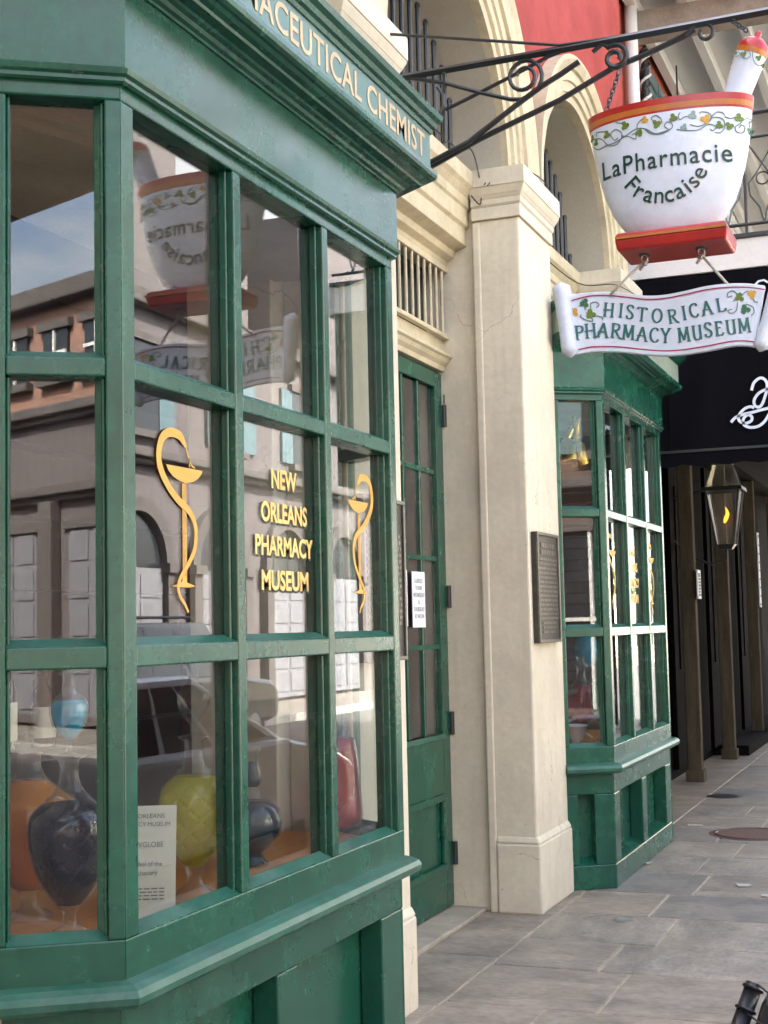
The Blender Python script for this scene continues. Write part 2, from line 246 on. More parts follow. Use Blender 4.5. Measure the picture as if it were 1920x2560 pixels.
# ------------------------------------------------------------------ mesh building
class MB:
    def __init__(s): s.v=[]; s.f=[]
    def add(s,vs,fs):
        o=len(s.v); s.v+= [tuple(v) for v in vs]; s.f+=[tuple(i+o for i in f) for f in fs]; return s
    def hexa(s,p):   # p: 4 bottom, 4 top (same order)
        return s.add(p,[(3,2,1,0),(4,5,6,7),(0,1,5,4),(1,2,6,5),(2,3,7,6),(3,0,4,7)])
    def box(s,x0,x1,y0,y1,z0,z1):
        return s.hexa([(x0,y0,z0),(x1,y0,z0),(x1,y1,z0),(x0,y1,z0),(x0,y0,z1),(x1,y0,z1),(x1,y1,z1),(x0,y1,z1)])
    def frust(s,a,b,z0,z1):
        return s.hexa([(a[0],a[2],z0),(a[1],a[2],z0),(a[1],a[3],z0),(a[0],a[3],z0),(b[0],b[2],z1),(b[1],b[2],z1),(b[1],b[3],z1),(b[0],b[3],z1)])
    def fbox(s,F,s0,s1,d0,d1,z0,z1):
        P=F.p; return s.hexa([P(s0,d1,z0),P(s1,d1,z0),P(s1,d0,z0),P(s0,d0,z0),P(s0,d1,z1),P(s1,d1,z1),P(s1,d0,z1),P(s0,d0,z1)])
    def prism(s,poly,fn,t0,t1):   # poly 2d, fn(a,b,t)->3d
        n=len(poly); vs=[fn(a,b,t0) for a,b in poly]+[fn(a,b,t1) for a,b in poly]
        return s.add(vs,[tuple(range(n-1,-1,-1)),tuple(range(n,2*n))]+[(i,(i+1)%n,n+(i+1)%n,n+i) for i in range(n)])
    def tube(s,path,r,n=8,closed=False,caps=True):
        path=[Vector(p) for p in path]; k=len(path)
        rs=r if isinstance(r,(list,tuple)) else [r]*k
        t0=(path[1]-path[0]).normalized(); up=Vector((0,0,1)) if abs(t0.z)<0.9 else Vector((1,0,0))
        u=t0.cross(up).normalized(); vs=[]
        for i,p in enumerate(path):
            if closed: t=(path[(i+1)%k]-path[i-1]).normalized()
            else: t=(path[min(i+1,k-1)]-path[max(i-1,0)]).normalized()
            u=(u-t*u.dot(t)); u=u.normalized() if u.length>1e-6 else t.orthogonal().normalized(); v=t.cross(u)
            for j in range(n):
                a=2*math.pi*j/n; vs.append(p+(u*math.cos(a)+v*math.sin(a))*rs[i])
        fs=[]
        for i in range(k if closed else k-1):
            for j in range(n):
                a=i*n+j; b=i*n+(j+1)%n; c=((i+1)%k)*n+(j+1)%n; d=((i+1)%k)*n+j; fs.append((a,b,c,d))
        if caps and not closed: fs+= [tuple(range(n-1,-1,-1)),tuple(range((k-1)*n,k*n))]
        return s.add(vs,fs)
    def lathe(s,prof,c,n=32,sx=1.0,sy=1.0,caps=True):   # prof (r,z)
        vs=[]; k=len(prof)
        for r,z in prof:
            for j in range(n):
                a=2*math.pi*j/n; vs.append((c[0]+r*sx*math.cos(a),c[1]+r*sy*math.sin(a),c[2]+z))
        fs=[(i*n+j,i*n+(j+1)%n,(i+1)*n+(j+1)%n,(i+1)*n+j) for i in range(k-1) for j in range(n)]
        if caps: fs+=[tuple(range(n-1,-1,-1)),tuple(range((k-1)*n,k*n))]
        return s.add(vs,fs)
    def sweep(s,prof,path,close=True):
        """prof: (out,z) polygon, path: plan points with outward on the right-hand side of travel reversed; mitred"""
        k=len(path); n=len(prof); P=[Vector(p) for p in path]; offs=[]
        for i in range(k):
            ns=[]
            if i>0: t=(P[i]-P[i-1]).normalized(); ns.append(Vector((t.y,-t.x)))
            if i<k-1: t=(P[i+1]-P[i]).normalized(); ns.append(Vector((t.y,-t.x)))
            if len(ns)==2:
                b=(ns[0]+ns[1]).normalized(); offs.append(b/ b.dot(ns[0]))
            else: offs.append(ns[0])
        vs=[]
        for i in range(k):
            for o,z in prof:
                q=P[i]+offs[i]*o; vs.append((q.x,q.y,z))
        fs=[]
        for i in range(k-1):
            for j in range(n if close else n-1):
                a=i*n+j; b=i*n+(j+1)%n; fs.append((a,b,b+n,a+n))
        if close: fs+=[tuple(range(n)),tuple(range((k-1)*n+n-1,(k-1)*n-1,-1))]
        return s.add(vs,fs)
    def ribbon(s,pts,wd,fn,t=0.002):
        """flat painted stroke in 2d mapped by fn(a,b,d) to space; wd number, list, or function of direction"""
        k=len(pts); pts=[Vector(p) for p in pts]; top=[];bot=[]
        for i in range(k):
            d=(pts[min(i+1,k-1)]-pts[max(i-1,0)]); d=d.normalized() if d.length>1e-9 else Vector((1,0)); nn=Vector((-d.y,d.x))
            w_=wd(d) if callable(wd) else (wd[i] if isinstance(wd,(list,tuple)) else wd)
            top.append(pts[i]+nn*w_/2); bot.append(pts[i]-nn*w_/2)
        vs=[]
        for i in range(k):
            vs+=[fn(top[i].x,top[i].y,t),fn(bot[i].x,bot[i].y,t),fn(bot[i].x,bot[i].y,0),fn(top[i].x,top[i].y,0)]
        fs=[]
        for i in range(k-1):
            a=i*4
            for j in range(4): fs.append((a+j,a+(j+1)%4,a+4+(j+1)%4,a+4+j))
        fs+=[(0,3,2,1),((k-1)*4,(k-1)*4+1,(k-1)*4+2,(k-1)*4+3)]
        return s.add(vs,fs)
    def build(s,name,mat,parent=None,bevel=0,smooth=False,label=None,cat=None,group=None,kind=None,seg=2,fix=True):
        import bmesh
        me=bpy.data.meshes.new(name)
        if parent is not None: og=Vector(parent['_o'])
        else:
            xs=[v[0] for v in s.v]; ys=[v[1] for v in s.v]; zs=[v[2] for v in s.v]
            og=Vector(((min(xs)+max(xs))/2,(min(ys)+max(ys))/2,min(zs)))
        xs=[v[0] for v in s.v]; ys=[v[1] for v in s.v]; zs=[v[2] for v in s.v]
        my=Vector(((min(xs)+max(xs))/2,(min(ys)+max(ys))/2,min(zs)))
        me.from_pydata([(v[0]-my.x,v[1]-my.y,v[2]-my.z) for v in s.v],[],s.f)
        if fix:
            bm=bmesh.new(); bm.from_mesh(me); bmesh.ops.recalc_face_normals(bm,faces=bm.faces); bm.to_mesh(me); bm.free()
        me.materials.append(M[mat] if isinstance(mat,str) else mat)
        if smooth: me.polygons.foreach_set('use_smooth',[True]*len(me.polygons))
        o=bpy.data.objects.new(name,me); COL.objects.link(o)
        if parent is not None: o.parent=parent; o.location=my-og
        else: o.location=my
        o['_o']=tuple(my)
        if bevel:
            b=o.modifiers.new('bevel','BEVEL'); b.width=bevel; b.segments=seg; b.limit_method='ANGLE'; b.angle_limit=R(35)
        if label: o['label']=label
        if cat: o['category']=cat
        if group: o['group']=group
        if kind: o['kind']=kind
        return o
def T(name,label,cat,loc,group=None,kind=None):
    o=bpy.data.objects.new(name,None); COL.objects.link(o); o.location=loc; o.empty_display_size=0.1
    o['_o']=tuple(loc); o['label']=label; o['category']=cat
    if group: o['group']=group
    if kind: o['kind']=kind
    return o
class Face:
    def __init__(s,p0,p1):
        s.a=Vector(p0); s.b=Vector(p1); s.L=(s.b-s.a).length; s.u=(s.b-s.a)/s.L; s.n=Vector((s.u.y,-s.u.x))
    def p(s,t,d,z): q=s.a+s.u*t+s.n*d; return (q.x,q.y,z)
def text(body,size=1.0,bold=0.0,spacing=1.0,extrude=0.0):
    cu=bpy.data.curves.new('t','FONT'); cu.body=body; cu.size=size; cu.align_x='CENTER'; cu.space_character=spacing; cu.offset=bold; cu.extrude=extrude; cu.resolution_u=3; cu.fill_mode='BOTH'
    o=bpy.data.objects.new('t',cu); COL.objects.link(o)
    dg=bpy.context.evaluated_depsgraph_get(); me=bpy.data.meshes.new_from_object(o.evaluated_get(dg))
    vs=[tuple(v.co) for v in me.vertices]; fs=[tuple(p.vertices) for p in me.polygons]
    bpy.data.objects.remove(o); bpy.data.curves.remove(cu); bpy.data.meshes.remove(me)
    return vs,fs
def put_text(mb,body,fn,width=None,height=None,bold=0.0,spacing=1.0,depth=0.0015,cap=0.73):
    """text centred on 0, baseline 0, scaled to width and cap height, mapped by fn(a,b,d)"""
    vs,fs=text(body,1.0,bold,spacing,0.5)
    if not vs: return
    xs=[v[0] for v in vs]; x0,x1=min(xs),max(xs); ys=[v[1] for v in vs]; cy=cap
    sx=(width/(x1-x0)) if width else (height/cy); sy=(height/cy) if height else sx
    mb.add([fn((v[0]-(x0+x1)/2)*sx,v[1]*sy,(v[2]+0.5)*depth) for v in vs],fs)
def arc(cx,cy,rx,ry,a0,a1,n=12): return [(cx+rx*math.cos(R(a0+(a1-a0)*i/n)),cy+ry*math.sin(R(a0+(a1-a0)*i/n))) for i in range(n+1)]
def spline(pts,n=8):
    out=[]; P=[Vector(p) for p in pts]
    for i in range(len(P)-1):
        p0=P[max(i-1,0)];p1=P[i];p2=P[i+1];p3=P[min(i+2,len(P)-1)]
        for j in range(n):
            t=j/n; out.append(0.5*((2*p1)+(p2-p0)*t+(2*p0-5*p1+4*p2-p3)*t*t+(3*p1-p0-3*p2+p3)*t**3))
    out.append(P[-1]); return out
def lerp(a,b,t): return a+(b-a)*t
# ================================================================== SETTING
def struct(mb,name,mat,**k): return mb.build(name,mat,kind='structure',**k)
g=MB(); g.add([(-900,-900,-0.2),(900,-900,-0.2),(900,900,-0.2),(-900,900,-0.2)],[(0,1,2,3)]); struct(g,'ground','asphalt')
st=MB(); st.box(-45,95,-7.6,-0.52,-0.19,-0.14); struct(st,'street','asphalt')
sw=MB(); sw.box(-45,95,-0.38,3.0,-0.19,-0.004); sidewalk=struct(sw,'sidewalk','mortarj')
sw2=MB(); sw2.box(-45,95,-10.3,-7.75,-0.19,0.0); struct(sw2,'far_sidewalk','slate3')
for nm,y0,y1 in (('kerb',-0.52,-0.38),('far_kerb',-7.75,-7.6)):
    k=MB()
    x=-45.0
    while x<95: k.box(x,x+1.985,y0,y1,-0.19,0.004); x+=2.0
    struct(k,nm,'kerb',bevel=0.012)
# slate slabs: rows across the pavement, split along their length
rows=[7.75-0.655*i for i in range(14,0,-1)]
rows=[r for r in rows if r<5.1]+[5.15,5.80,6.48,7.06,7.74,8.40]
x=8.40
while x<24: x+=random.choice((0.62,0.66,0.7)); rows.append(x)
known={5.80:1.405,6.48:1.56,7.06:1.404,7.74:1.575}
slabid=0
def slab(x0,x1,y0,y1,mat=None):
    global slabid
    slabid+=1
    z=random.uniform(-0.001,0.003); j=0.0065
    b=MB(); e=[random.uniform(-0.004,0.004) for _ in range(8)]
    zz=[z+random.uniform(-0.0015,0.0015) for _ in range(4)]
    p=[(x0+j+e[0],y0+j+e[1]),(x1-j+e[2],y0+j+e[3]),(x1-j+e[4],y1-j+e[5]),(x0+j+e[6],y1-j+e[7])]
    b.hexa([(a,c,-0.03) for a,c in p]+[(a,c,zz[i]) for i,(a,c) in enumerate(p)])
    b.build('paving_slab',mat or random.choice(('slate','slate','slate2','slate2','slate3')),sidewalk,bevel=0.005)
for i in range(len(rows)-1):
    x0,x1=rows[i],rows[i+1]
    s=known.get(round(x0,2),(1.4 if i%2 else 1.57)+random.uniform(-0.05,0.05))
    cuts=[2.07,s]
    while cuts[-1]>0.5: cuts.append(cuts[-1]-random.uniform(0.95,1.35))
    cuts.append(-0.38) if cuts[-1]>0.0 else cuts.__setitem__(-1,-0.38)
    for a,b_ in zip(cuts[:-1],cuts[1:]): slab(x0,x1,b_,a)
xs=[-1.6,0.2,1.9,3.4,4.75,5.72,6.62,7.62,8.9,10.2,11.6,13.0,14.6,16.1,17.8,19.4,21.2,23.4]
for a,b_ in zip(xs[:-1],xs[1:]): slab(a,b_,2.07,2.46 if 5.6<b_<7.7 else 2.72,random.choice(('slate2','slate')))
# ironwork let into the pavement
uc=MB(); uc.lathe([(0.0,0.003),(0.30,0.003),(0.33,0.001),(0.33,-0.02)],(10.86,1.40,0.002),36,caps=False)
uc_=T('utility_cover','round rusty iron utility cover in the paving beyond the far bay','utility cover',(10.86,1.40,0.0))
uc.build('lid',paint('rusty iron',(0.10,0.05,0.035),0.8,0.4,20,0.6,80),uc_)
ur=MB(); ur.tube([(10.86+0.28*math.cos(a),1.40+0.28*math.sin(a),0.006) for a in [2*math.pi*i/32 for i in range(32)]],0.006,6,closed=True); ur.build('rim_ring','iron',uc_)
def disc(px,py,r,mat,name,label,cat):
    p=onz(px,py,0.004); d=MB(); d.lathe([(0,0.006),(r*0.8,0.006),(r,0.002),(r,-0.006)],(p.x,p.y,0.002),24,caps=False); return d.build(name,mat,label=label,cat=cat)
disc(1560,2299,0.055,'steel','meter_cap','small round silver cap set in the slate near the pilaster base','cap')
disc(1811,1990,0.16,'iron','drain_cover','dark round cover in the shaded paving by the black shopfront','cover')
for k,(px,py,a,ln,lb) in enumerate(((1861,2214,0.25,0.09,'torn pale scrap of litter right of the far bay'),(1738,2063,0.1,0.12,'white paper scrap on the paving by the corner of the far bay'),(1622,2158,1.0,0.06,'thin white straw lying by the foot of the far bay'),(1918,2240,0.1,0.07,'pale scrap of paper at the right edge of the paving'))):
    p=onz(px,py,0.005); q=MB(); c,s_=math.cos(a),math.sin(a); hw=0.012 if k==2 else 0.03
    poly=[(-ln/2,-hw),(ln/2*0.6,-hw*1.2),(ln/2,hw*0.4),(0,hw),(-ln/2*0.9,hw*0.8)]
    q.prism(poly,lambda a_,b_,t:(p.x+a_*s_*1-b_*c,p.y-a_*c-b_*s_,t),0.004,0.010); q.build('paper_scrap','litter',label=lb,cat='litter')
# ================================================================== MUSEUM BUILDING
mus=T('museum_building','cream and red stucco museum building with arches, pilasters and green shopfront','building',(6.6,4.5,0))
PIL=[(2.2,2.885),(5.03,5.643),(7.61,8.31),(10.2,10.9)]
for x0,x1 in PIL:
    s=MB(); s.box(x0+0.005,x1-0.005,2.15,2.42,0.0,3.93); sh=s.build('pilaster','cream',mus,bevel=0.012)
    b=MB(); b.frust((x0-0.013,x1+0.004,2.128,2.383),(x0-0.013,x1+0.004,2.128,2.383),0,0.385); b.frust((x0-0.013,x1+0.004,2.128,2.383),(x0+0.003,x1-0.003,2.147,2.383),0.385,0.425); b.build('base_block','cream',sh,bevel=0.012)
    c=MB(); e=lambda o:(x0-o,x1+o,2.15-o,2.43)
    c.frust(e(0.014),e(0.014),3.93,4.0); c.frust(e(0.008),e(0.02),4.0,4.012); c.frust(e(0.02),e(0.022),4.012,4.045); c.frust(e(0.022),e(0.034),4.045,4.065); c.frust(e(0.034),e(0.052),4.065,4.105); c.frust(e(0.05),e(0.05),4.105,4.112); c.frust(e(0.055),e(0.055),4.112,4.215)
    c.build('capital','cream',sh,bevel=0.004)
# wall behind the pilasters
for x0,x1 in ((1.6,3.06),(4.93,5.655),(7.652,8.33),(10.18,10.95)):
    s=MB(); s.box(x0,x1,2.42,2.80,0,4.15); s.build('pier','cream',mus,bevel=0.006)
# slim bead where jamb meets pilaster
for x0,x1 in ((5.638,5.664),(7.606,7.640)):
    s=MB(); s.box(x0,x1,2.385,2.43,0.0,3.92); s.build('jamb_bead','cream',mus,bevel=0.008)
# entablature over the door
prof=[(2.40,4.205),(2.40,4.12),(2.42,4.10),(2.445,4.06),(2.445,4.01),(2.46,4.0),(2.46,3.91),(2.48,3.895),(2.48,3.80),(2.52,3.785),(2.55,3.775),(2.56,3.74),(2.60,3.72),(2.61,3.69),(2.82,3.69),(2.82,4.205)]
e=MB(); e.prism(prof,lambda a,b,t:(t,a,b),5.60,7.66); e.build('entablature','cream2',mus,bevel=0.003)
for x0,x1 in ((3.0,4.97),(8.28,10.22)):
    e=MB(); e.prism(prof,lambda a,b,t:(t,a,b),x0,x1); e.build('entablature','cream2',mus,bevel=0.003)
    e=MB(); e.box(x0,x1,2.62,2.82,3.05,3.69); e.build('spandrel_panel','cream',mus)
# arches
ARCH=[(4.0,1.30,0.95),(6.627,1.34,0.95),(9.25,1.25,0.965)]
AZ=4.12; WY=2.20
bounds=[1.6,5.30,7.975,10.95]
wallm=MB()
for i,(cx,Ro,Ri) in enumerate(ARCH):
    n=36; pts=[(bounds[i],AZ)]+[(cx-Ro*0.93*math.cos(math.pi*j/n),AZ+Ro*0.93*math.sin(math.pi*j/n)) for j in range(n+1)]+[(bounds[i+1],AZ)]
    for (xa,za),(xb,zb) in zip(pts[:-1],pts[1:]):
        if xb-xa<1e-5: continue
        wallm.add([(xa,WY,za),(xb,WY,zb),(xb,WY,8.8),(xa,WY,8.8),(xa,WY+0.3,za),(xb,WY+0.3,zb),(xb,WY+0.3,8.8),(xa,WY+0.3,8.8)],[(0,1,2,3),(7,6,5,4),(0,4,5,1)])
    # intrados
    rv=MB(); nr=40
    for j in range(nr+1):
        a=math.pi*j/nr; rr=Ri-0.0
        for yy,r2 in ((2.23,rr),(3.05,rr*0.985)): rv.v.append((cx-r2*math.cos(a),yy,AZ+r2*math.sin(a)))
    for j in range(nr): rv.f.append((j*2,j*2+1,j*2+3,j*2+2))
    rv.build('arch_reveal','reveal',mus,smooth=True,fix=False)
    # archivolt mouldings
    apr=[(Ri-0.0,2.30),(Ri-0.0,2.16),(Ri+0.05,2.155),(Ri+0.055,2.135),(Ri+0.12,2.135),(Ri+0.125,2.12),(Ri+0.20,2.12),(Ri+0.205,2.10),(Ro-0.07,2.095),(Ro-0.03,2.075),(Ro,2.08),(Ro,2.30)]
    av=MB(); na=48; npf=len(apr)
    for j in range(na+1):
        a=math.pi*j/na
        for r_,y_ in apr: av.v.append((cx-r_*math.cos(a),y_+0.03,AZ+0.05+r_*math.sin(a)))
    for j in range(na):
        for q in range(npf-1): av.f.append((j*npf+q,j*npf+q+1,(j+1)*npf+q+1,(j+1)*npf+q))
    av.build('archivolt','cream2',mus)
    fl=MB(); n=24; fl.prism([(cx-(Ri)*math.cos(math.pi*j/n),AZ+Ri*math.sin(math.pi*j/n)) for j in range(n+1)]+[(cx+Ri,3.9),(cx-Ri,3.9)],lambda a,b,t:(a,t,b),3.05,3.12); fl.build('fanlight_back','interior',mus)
    # spear bars that stand in the lunette
    for j in range(-7,8):
        bx=cx+j*0.125
        if abs(bx-cx)>Ri-0.08: continue
        h=math.sqrt(max(0,(Ri-0.06)**2-(bx-cx)**2))*0.95+0.02
        zt=AZ+h
        br=MB(); br.tube([(bx,2.47,4.19),(bx,2.47,zt-0.03)],0.0135,8); br.tube([(bx,2.47,zt-0.03),(bx,2.47,zt-0.01),(bx,2.47,zt)],[0.017,0.015,0.006],8); br.build('spear_bar','iron',mus)
wallm.build('upper_wall','red',mus,fix=False)
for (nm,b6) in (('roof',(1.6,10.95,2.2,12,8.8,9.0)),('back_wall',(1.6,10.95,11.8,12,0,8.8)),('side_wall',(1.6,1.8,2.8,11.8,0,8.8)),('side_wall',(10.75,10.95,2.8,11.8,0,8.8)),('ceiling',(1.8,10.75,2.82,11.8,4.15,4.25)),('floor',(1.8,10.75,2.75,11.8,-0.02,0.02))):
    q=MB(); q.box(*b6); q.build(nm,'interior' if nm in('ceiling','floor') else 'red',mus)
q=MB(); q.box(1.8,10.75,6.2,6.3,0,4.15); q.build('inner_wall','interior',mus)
q=MB(); q.box(1.62,10.93,2.1,2.2,8.55,8.98); q.build('cornice','cream2',mus,bevel=0.02)
# ------------------------------------------------------------------ door
door=T('double_door','green panelled double door with small glass panes between the cream pilasters','door',(6.665,2.68,0.0))
def leaf(x0,x1,hinge_right):
    y0,y1=2.655,2.70
    for a,b_ in ((x0,x0+0.115),(x1-0.115,x1)):
        q=MB(); q.box(a,b_,y0,y1,0.03,3.06); q.build('stile','green',door,bevel=0.004)
    a,b_=x0+0.115,x1-0.115
    for z0,z1 in ((0.03,0.235),(0.66,0.985),(2.97,3.06)):
        q=MB(); q.box(a,b_,y0+0.001,y1,z0,z1); q.build('rail','green',door,bevel=0.004)
    q=MB(); q.box(a,b_,y0+0.02,y1-0.005,0.235,0.66); pn=q.build('lower_panel','green',door)
    for (c,d,e_,f_) in ((a,b_,0.235,0.275),(a,b_,0.62,0.66),(a,a+0.04,0.275,0.62),(b_-0.04,b_,0.275,0.62)):
        q=MB(); q.box(c,d,y0-0.008,y0+0.02,e_,f_); q.build('panel_moulding','green',pn,bevel=0.009,seg=3)
    q=MB(); q.box(a-0.01,b_+0.01,y0-0.012,y0+0.004,0.965,0.995); q.build('glazing_sill','green_old',door,bevel=0.006)
    cw=(b_-a)/3; rh=(2.97-0.985)/4
    for i in (1,2):
        q=MB(); q.box(a+cw*i-0.013,a+cw*i+0.013,y0+0.012,y1-0.003,0.99,2.97); q.build('muntin','green',door,bevel=0.004)
    for j in (1,2,3):
        q=MB(); q.box(a,b_,y0+0.010,y1-0.004,0.985+rh*j-0.014,0.985+rh*j+0.014); q.build('muntin','green',door,bevel=0.004)
    for i in range(3):
        for j in range(4):
            q=MB(); q.box(a+cw*i+0.011,a+cw*(i+1)-0.011,y0+0.026,y0+0.030,0.985+rh*j+0.011,0.985+rh*(j+1)-0.011); q.build('pane','dpane',door)
leaf(5.668,6.662,False); leaf(6.666,7.648,True)
for zz in (0.25,0.98,1.70,2.75):
    q=MB(); q.tube([(7.652,2.642,zz),(7.652,2.642,zz+0.13)],0.013,8); q.box(7.640,7.664,2.645,2.662,zz+0.005,zz+0.125); q.build('hinge','iron',door)
q=MB(); q.tube([(7.652,2.642,2.885),(7.652,2.642,2.94)],0.004,6); q.build('hinge_pin','iron',door)
# transom bar and grille
tp=[(2.585,3.165),(2.585,3.15),(2.60,3.14),(2.61,3.12),(2.63,3.10),(2.635,3.072),(2.74,3.072),(2.74,3.165)]
q=MB(); q.prism(tp,lambda a,b,t:(t,a,b),5.60,7.70); q.build('transom_bar','cream2',mus,bevel=0.003)
q=MB(); q.box(5.66,7.655,2.64,2.72,3.165,3.26); q.build('transom_board','cream2',mus,bevel=0.003)
for z0,z1 in ((3.26,3.285),(3.655,3.69)):
    q=MB(); q.box(5.66,7.655,2.60,2.635,z0,z1); q.build('grille_rail','cream2',mus,bevel=0.004)
i=0; x=5.72
while x<7.65:
    q=MB(); q.tube([(x,2.617,3.285),(x,2.617,3.655)],0.0095,8); q.build('grille_bar','cream2',mus); x+=0.098
q=MB(); q.box(5.66,7.655,2.74,2.76,3.165,3.69); q.build('transom_back','winddark',mus)
q=MB(); q.box(5.66,7.655,2.46,2.80,-0.01,0.022); q.build('threshold','threshold',mus,bevel=0.008)
# ------------------------------------------------------------------ bay windows
ZS=dict(sillb=0.754,rail=0.851,b0=1.512,b1=1.568,a0=2.245,a1=2.294,top=2.965,ft=3.005,bead=3.04,fr=3.262)
def make_bay(x0,label,first):
    """x0: plan position of the near front corner"""
    W=1.908; Y=1.90
    A=(x0-0.182,2.165); B=(x0,Y); C=(x0+W,Y); D=(x0+W+0.182,2.165)
    bay=T('bay_window',label,'bay window',(x0+W/2,2.0,0),group='green shopfront bay windows')
    path=[A,B,C,D]
    FL,FF,FR=Face(A,B),Face(B,C),Face(C,D)
    def pc(mb,name,mat='green',parent=bay,**k): return mb.build(name,mat,parent,**k)
    # ---- base with sunk panels
    dz=0.69
    def base(F,panels,depth):
        L=F.L; zb,zt=0.145,0.565
        edges=[0]+[e for p in panels for e in p]+[L]
        for i in range(0,len(edges),2):
            q=MB(); q.fbox(F,edges[i],edges[i+1],-0.10,-0.012,zb,zt); pc(q,'base_stile',bevel=0.006)
        q=MB(); q.fbox(F,0,L,-0.10,-0.012,zt,dz); pc(q,'base_top_rail',bevel=0.006)
        q=MB(); q.fbox(F,0,L,-0.10,-0.012,0.0,zb); pc(q,'base_bottom_rail',bevel=0.006)
        for a,b_ in panels:
            q=MB(); P=F.p
            q.hexa([P(a,-depth,zb),P(b_,-depth,zb),P(b_,-depth-0.02,zb),P(a,-depth-0.02,zb),P(a,-depth,zt),P(b_,-depth,zt),P(b_,-depth-0.02,zt),P(a,-depth-0.02,zt)]); pc(q,'sunk_panel')
            q=MB(); q.add([P(a,-0.012,zb+0.001),P(b_,-0.012,zb+0.001),P(b_,-depth,zb+0.04),P(a,-depth,zb+0.04),P(a,-depth,zb+0.001),P(b_,-depth,zb+0.001)],[(0,1,2,3),(0,4,5,1),(0,3,4),(1,5,2),(2,5,4,3)]); pc(q,'panel_ledge')
    base(FL,[(0.085,0.19)],0.085); base(FF,[(0.17,0.86),(1.0,1.70)],0.10); base(FR,[(0.11,0.215)],0.085)
    # ---- sill
    q=MB(); q.sweep([(-0.09,0.756),(0.0,0.754),(0.030,0.748),(0.048,0.738),(0.056,0.722),(0.054,0.706),(0.044,0.695),(0.028,0.690),(-0.012,0.688),(-0.09,0.688)],path); pc(q,'sill','green_old',bevel=0.0,smooth=False)
    # ---- frame
    Z=ZS; dep=0.085; gl=-0.046
    def member(F,s0,s1,z0,z1,name,d1=0.0,d0=-dep,bev=0.005): q=MB(); q.fbox(F,s0,s1,d0,d1,z0,z1); return pc(q,name,bevel=bev)
    def face(F,posts,rowsz):
        L=F.L
        member(F,0,L,0.745,Z['rail'],'bottom_rail',-0.001)
        member(F,0,L,Z['top'],Z['ft']+0.02,'top_rail',-0.001)
        for a,b_ in posts: member(F,a,b_,Z['rail'],Z['top'],'post' if (a<0.01 or b_>L-0.01) else 'mullion',0.0)
        op=[(posts[i][1],posts[i+1][0]) for i in range(len(posts)-1)]
        for a,b_ in op:
            member(F,a,b_,Z['b0'],Z['b1'],'muntin',-0.0015); member(F,a,b_,Z['a0'],Z['a1'],'muntin',-0.0015)
        panes=[]
        for a,b_ in op:
            for r,(z0,z1) in enumerate(rowsz):
                q=MB(); q.fbox(F,a-0.006,b_+0.006,gl-0.004,gl,z0-0.006,z1+0.006); pn=pc(q,'pane','pane'); panes.append(pn)
                P=F.p; q=MB()
                q.add([P(a,-0.006,z0-0.001),P(b_,-0.006,z0-0.001),P(b_,gl-0.0005,z0-0.001),P(a,gl-0.0005,z0-0.001),P(a,gl-0.0005,z0+0.020),P(b_,gl-0.0005,z0+0.020)],[(0,1,5,4),(0,3,2,1),(3,4,5,2),(0,4,3),(1,2,5)]); pc(q,'glazing_putty','green_old')
                for sa,sb in ((a,a+0.010),(b_-0.010,b_)):
                    q=MB(); q.fbox(F,sa,sb,gl-0.001,-0.022,z0+0.004,z1); pc(q,'glazing_bead','green',bevel=0.004)
        return panes
    rz=[(Z['rail'],Z['b0']),(Z['b1'],Z['a0']),(Z['a1'],Z['top'])]
    L=FL.L
    face(FL,[(0,0.036),(L-0.042,L)],rz)
    fp=face(FF,[(0,0.062),(0.615,0.663),(1.260,1.306),(W-0.056,W)],rz)
    face(FR,[(0,0.042),(L-0.036,L)],rz)
    # corner fillers close the post mitres
    for c,(s1,s2) in ((B,(FL,FF)),(C,(FF,FR))):
        b=(s1.n+s2.n).normalized(); cc=Vector(c)
        q=MB(); e=0.0006
        p0=cc-b*e; p1=cc-s1.u*0.03-s1.n*0.05; p2=cc-b*0.085; p3=cc+s2.u*0.03-s2.n*0.05
        q.hexa([(p.x,p.y,0.758) for p in (p0,p3,p2,p1)]+[(p.x,p.y,Z['ft']) for p in (p0,p3,p2,p1)]); pc(q,'corner_bead')
    # ---- bead, frieze, cornice, fascia
    q=MB(); q.sweep([(-0.08,3.003),(0.012,3.003),(0.020,3.008),(0.020,3.018),(0.030,3.024),(0.034,3.036),(0.022,3.044),(-0.08,3.044)],path); pc(q,'bead_moulding')
    q=MB(); q.sweep([(-0.06,3.038),(0.022,3.038),(0.022,Z['fr']+0.02),(-0.06,Z['fr']+0.02)],path); pc(q,'frieze')
    cp=[(0.0,3.262),(0.030,3.262),(0.034,3.268),(0.046,3.272),(0.052,3.282),(0.066,3.286),(0.072,3.292),(0.106,3.292),(0.110,3.300),(0.128,3.304),(0.138,3.312),(0.150,3.312),(0.162,3.318),(0.166,3.330),(0.166,3.345),(0.145,3.362),(0.0,3.365)]
    q=MB(); q.sweep(cp,path); pc(q,'lower_cornice')
    q=MB(); q.sweep([(0.0,3.360),(0.142,3.360),(0.142,3.502),(0.0,3.502)],path); fas=pc(q,'sign_fascia','signgreen' if first else 'greygreen')
    q=MB(); q.sweep([(0.0,3.498),(0.150,3.498),(0.154,3.512),(0.166,3.518),(0.172,3.535),(0.188,3.545),(0.192,3.566),(0.0,3.575)],path); pc(q,'upper_cornice','green')
    q=MB(); q.prism([A,B,C,D],lambda a,b_,t:(a,b_,t),3.5,3.57); pc(q,'roof_cover','greygreen')
    if first:
        tb=MB(); fn=lambda a,b_,d:(4.0+a,1.758-d-0.001,3.383+b_); put_text(tb,'PHARMACEUTICAL CHEMIST',fn,width=1.87,height=0.098,bold=0.012,spacing=1.05); tb.build('lettering','ivory',fas)
